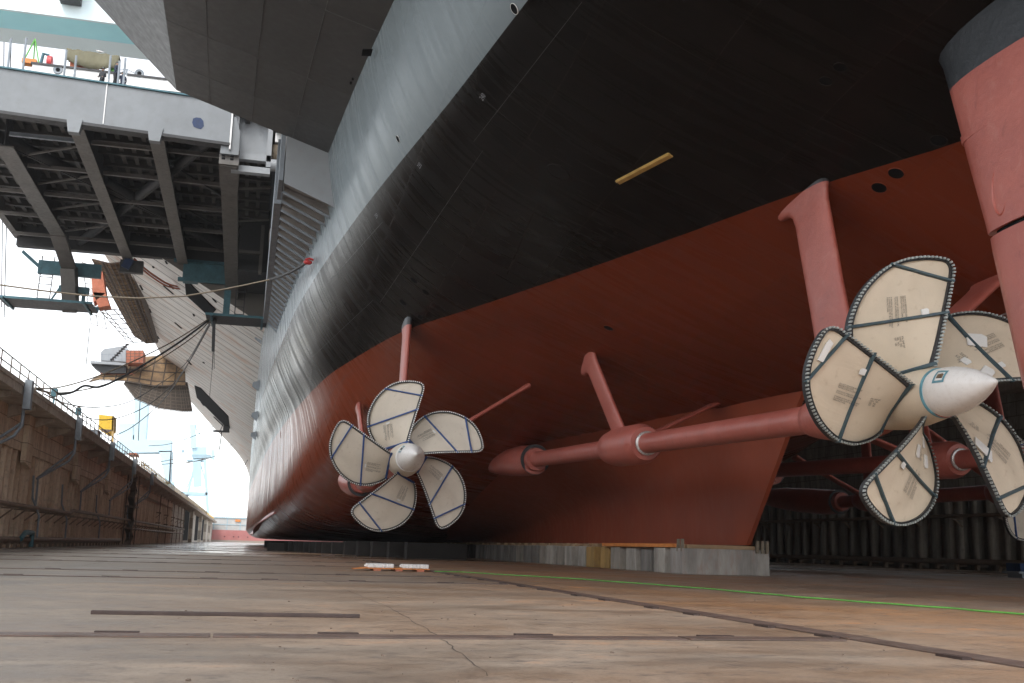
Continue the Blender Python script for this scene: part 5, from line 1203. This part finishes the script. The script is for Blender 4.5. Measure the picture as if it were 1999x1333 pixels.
cable('pair of orange red hoses draped from the elevator to the dark recess', [(262, 505, 107), (290, 530, 110), (330, 555, 114), (372, 562, 118)], .10, M['orangehose'])
cable('second orange red hose just below the first', [(260, 508, 107), (288, 534, 110), (328, 559, 114), (372, 566, 118)], .09, M['orangehose'])
for i, (x0, y0, x1, y1, xm, ym) in enumerate(((335, 905, 490, 830, 420, 890), (408, 935, 492, 880, 460, 925), (290, 870, 440, 815, 360, 858), (262, 905, 400, 895, 330, 905), (290, 895, 370, 880, 320, 900))):
    cable(['thin cable from the blue crane to the bow', 'thin cable sagging low beside the hull', 'thin cable across the box crane beam', 'thin cable low over the far coping', 'thin cable between the two blue cranes'][i], [(x0, y0, 300), ((x0 + xm) / 2 - 3, (y0 + ym) / 2 + 4, 300), (xm, ym, 300), ((x1 + xm) / 2 + 3, (y1 + ym) / 2 + 3, 300), (x1, y1, 300)], .09, M['cable'])
for i, (x, y, x2, y2, d) in enumerate(((8, 440, 3, 600, 150), (22, 450, 8, 620, 150), (175, 640, 168, 712, 170), (275, 745, 270, 860, 185))):
    line('hoist_wire', ['left hoist wire hanging beside the elevator', 'right hoist wire hanging beside the elevator', 'thin wire hanging under the scaffold tray', 'thin wire hanging below the scaffold platform'][i], 'wire', [atY(x, y - (380 if i < 2 else 0), d), atY(x2, y2, d)], .07, M['cable'])

# ------------------------------------------------------------------ sky and light
W = bpy.data.worlds.new('World'); S.world = W; W.use_nodes = True; wt = W.node_tree; bg = wt.nodes['Background']
SUN_EL, SUN_AZ = R(48), R(205)           # azimuth clockwise from +Y
sky = wt.nodes.new('ShaderNodeTexSky'); sky.sky_type = 'NISHITA'; sky.sun_disc = False; sky.sun_elevation = SUN_EL; sky.sun_rotation = SUN_AZ
sky.dust_density = 1.0; sky.air_density = 1.0; sky.ozone_density = 1.0
hs = wt.nodes.new('ShaderNodeHueSaturation'); hs.inputs['Saturation'].default_value = .18; wt.links.new(sky.outputs[0], hs.inputs['Color']); wt.links.new(hs.outputs[0], bg.inputs['Color'])
bg.inputs['Strength'].default_value = .15
sl = bpy.data.lights.new('sun', 'SUN'); sl.energy = 0.55; sl.angle = R(20); sl.color = (1, .95, .88); so = bpy.data.objects.new('sun', sl); COL.objects.link(so)
dirv = Vector((math.sin(SUN_AZ) * math.cos(SUN_EL), math.cos(SUN_AZ) * math.cos(SUN_EL), math.sin(SUN_EL)))
so.rotation_euler = dirv.to_track_quat('Z', 'Y').to_euler()
S.view_settings.view_transform = 'Standard'; S.view_settings.look = 'None'; S.view_settings.exposure = 1.5; S.view_settings.gamma = 1
S.cycles.use_denoising = True; S.cycles.max_bounces = 8; S.cycles.diffuse_bounces = 6; S.cycles.sample_clamp_indirect = 8

# damp air: one closed box of pale haze round the whole scene
m = bpy.data.materials.new('haze'); m.use_nodes = True; t = m.node_tree; t.nodes.clear()
o = t.nodes.new('ShaderNodeOutputMaterial'); v = t.nodes.new('ShaderNodeVolumePrincipled')
v.inputs['Color'].default_value = (.94, .97, 1, 1); v.inputs['Density'].default_value = .00020; v.inputs['Anisotropy'].default_value = .2
t.links.new(v.outputs[0], o.inputs['Volume'])
structure(obj('haze', MB().box(-604, 604, -204, 1004, FLOOR - 2.3, 96), m), 'stuff')

# ------------------------------------------------------------------ put every thing's origin at its base, raise the model so the dock floor is z = 0
for o in [o for o in S.objects if o.parent is None and o.type in ('EMPTY', 'MESH') and 'category' in o]:
    if o.location.length > 1e-6: continue
    if o.type == 'MESH': pts = [v.co for v in o.data.vertices]
    else:
        pts = []
        for ch in o.children:
            if ch.type == 'MESH': pts += [ch.location + Vector(b) for b in ch.bound_box] if ch.rotation_euler.x == 0 and ch.rotation_euler.y == 0 else [ch.location]
    xs, yy, zz = zip(*[(p[0], p[1], p[2]) for p in pts])
    c = Vector(((min(xs) + max(xs)) / 2, (min(yy) + max(yy)) / 2, min(zz)))
    if o.type == 'MESH':
        if o.data.users == 1: o.data.transform(Matrix.Translation(-c)); o.location = c
        for ch in o.children: ch.location = Vector(ch.location) - c
    else:
        o.location = c
        for ch in o.children: ch.location = Vector(ch.location) - c
for o in S.objects:
    if o.parent is None and o.type in ('EMPTY', 'MESH', 'CAMERA'): o.location.z += H
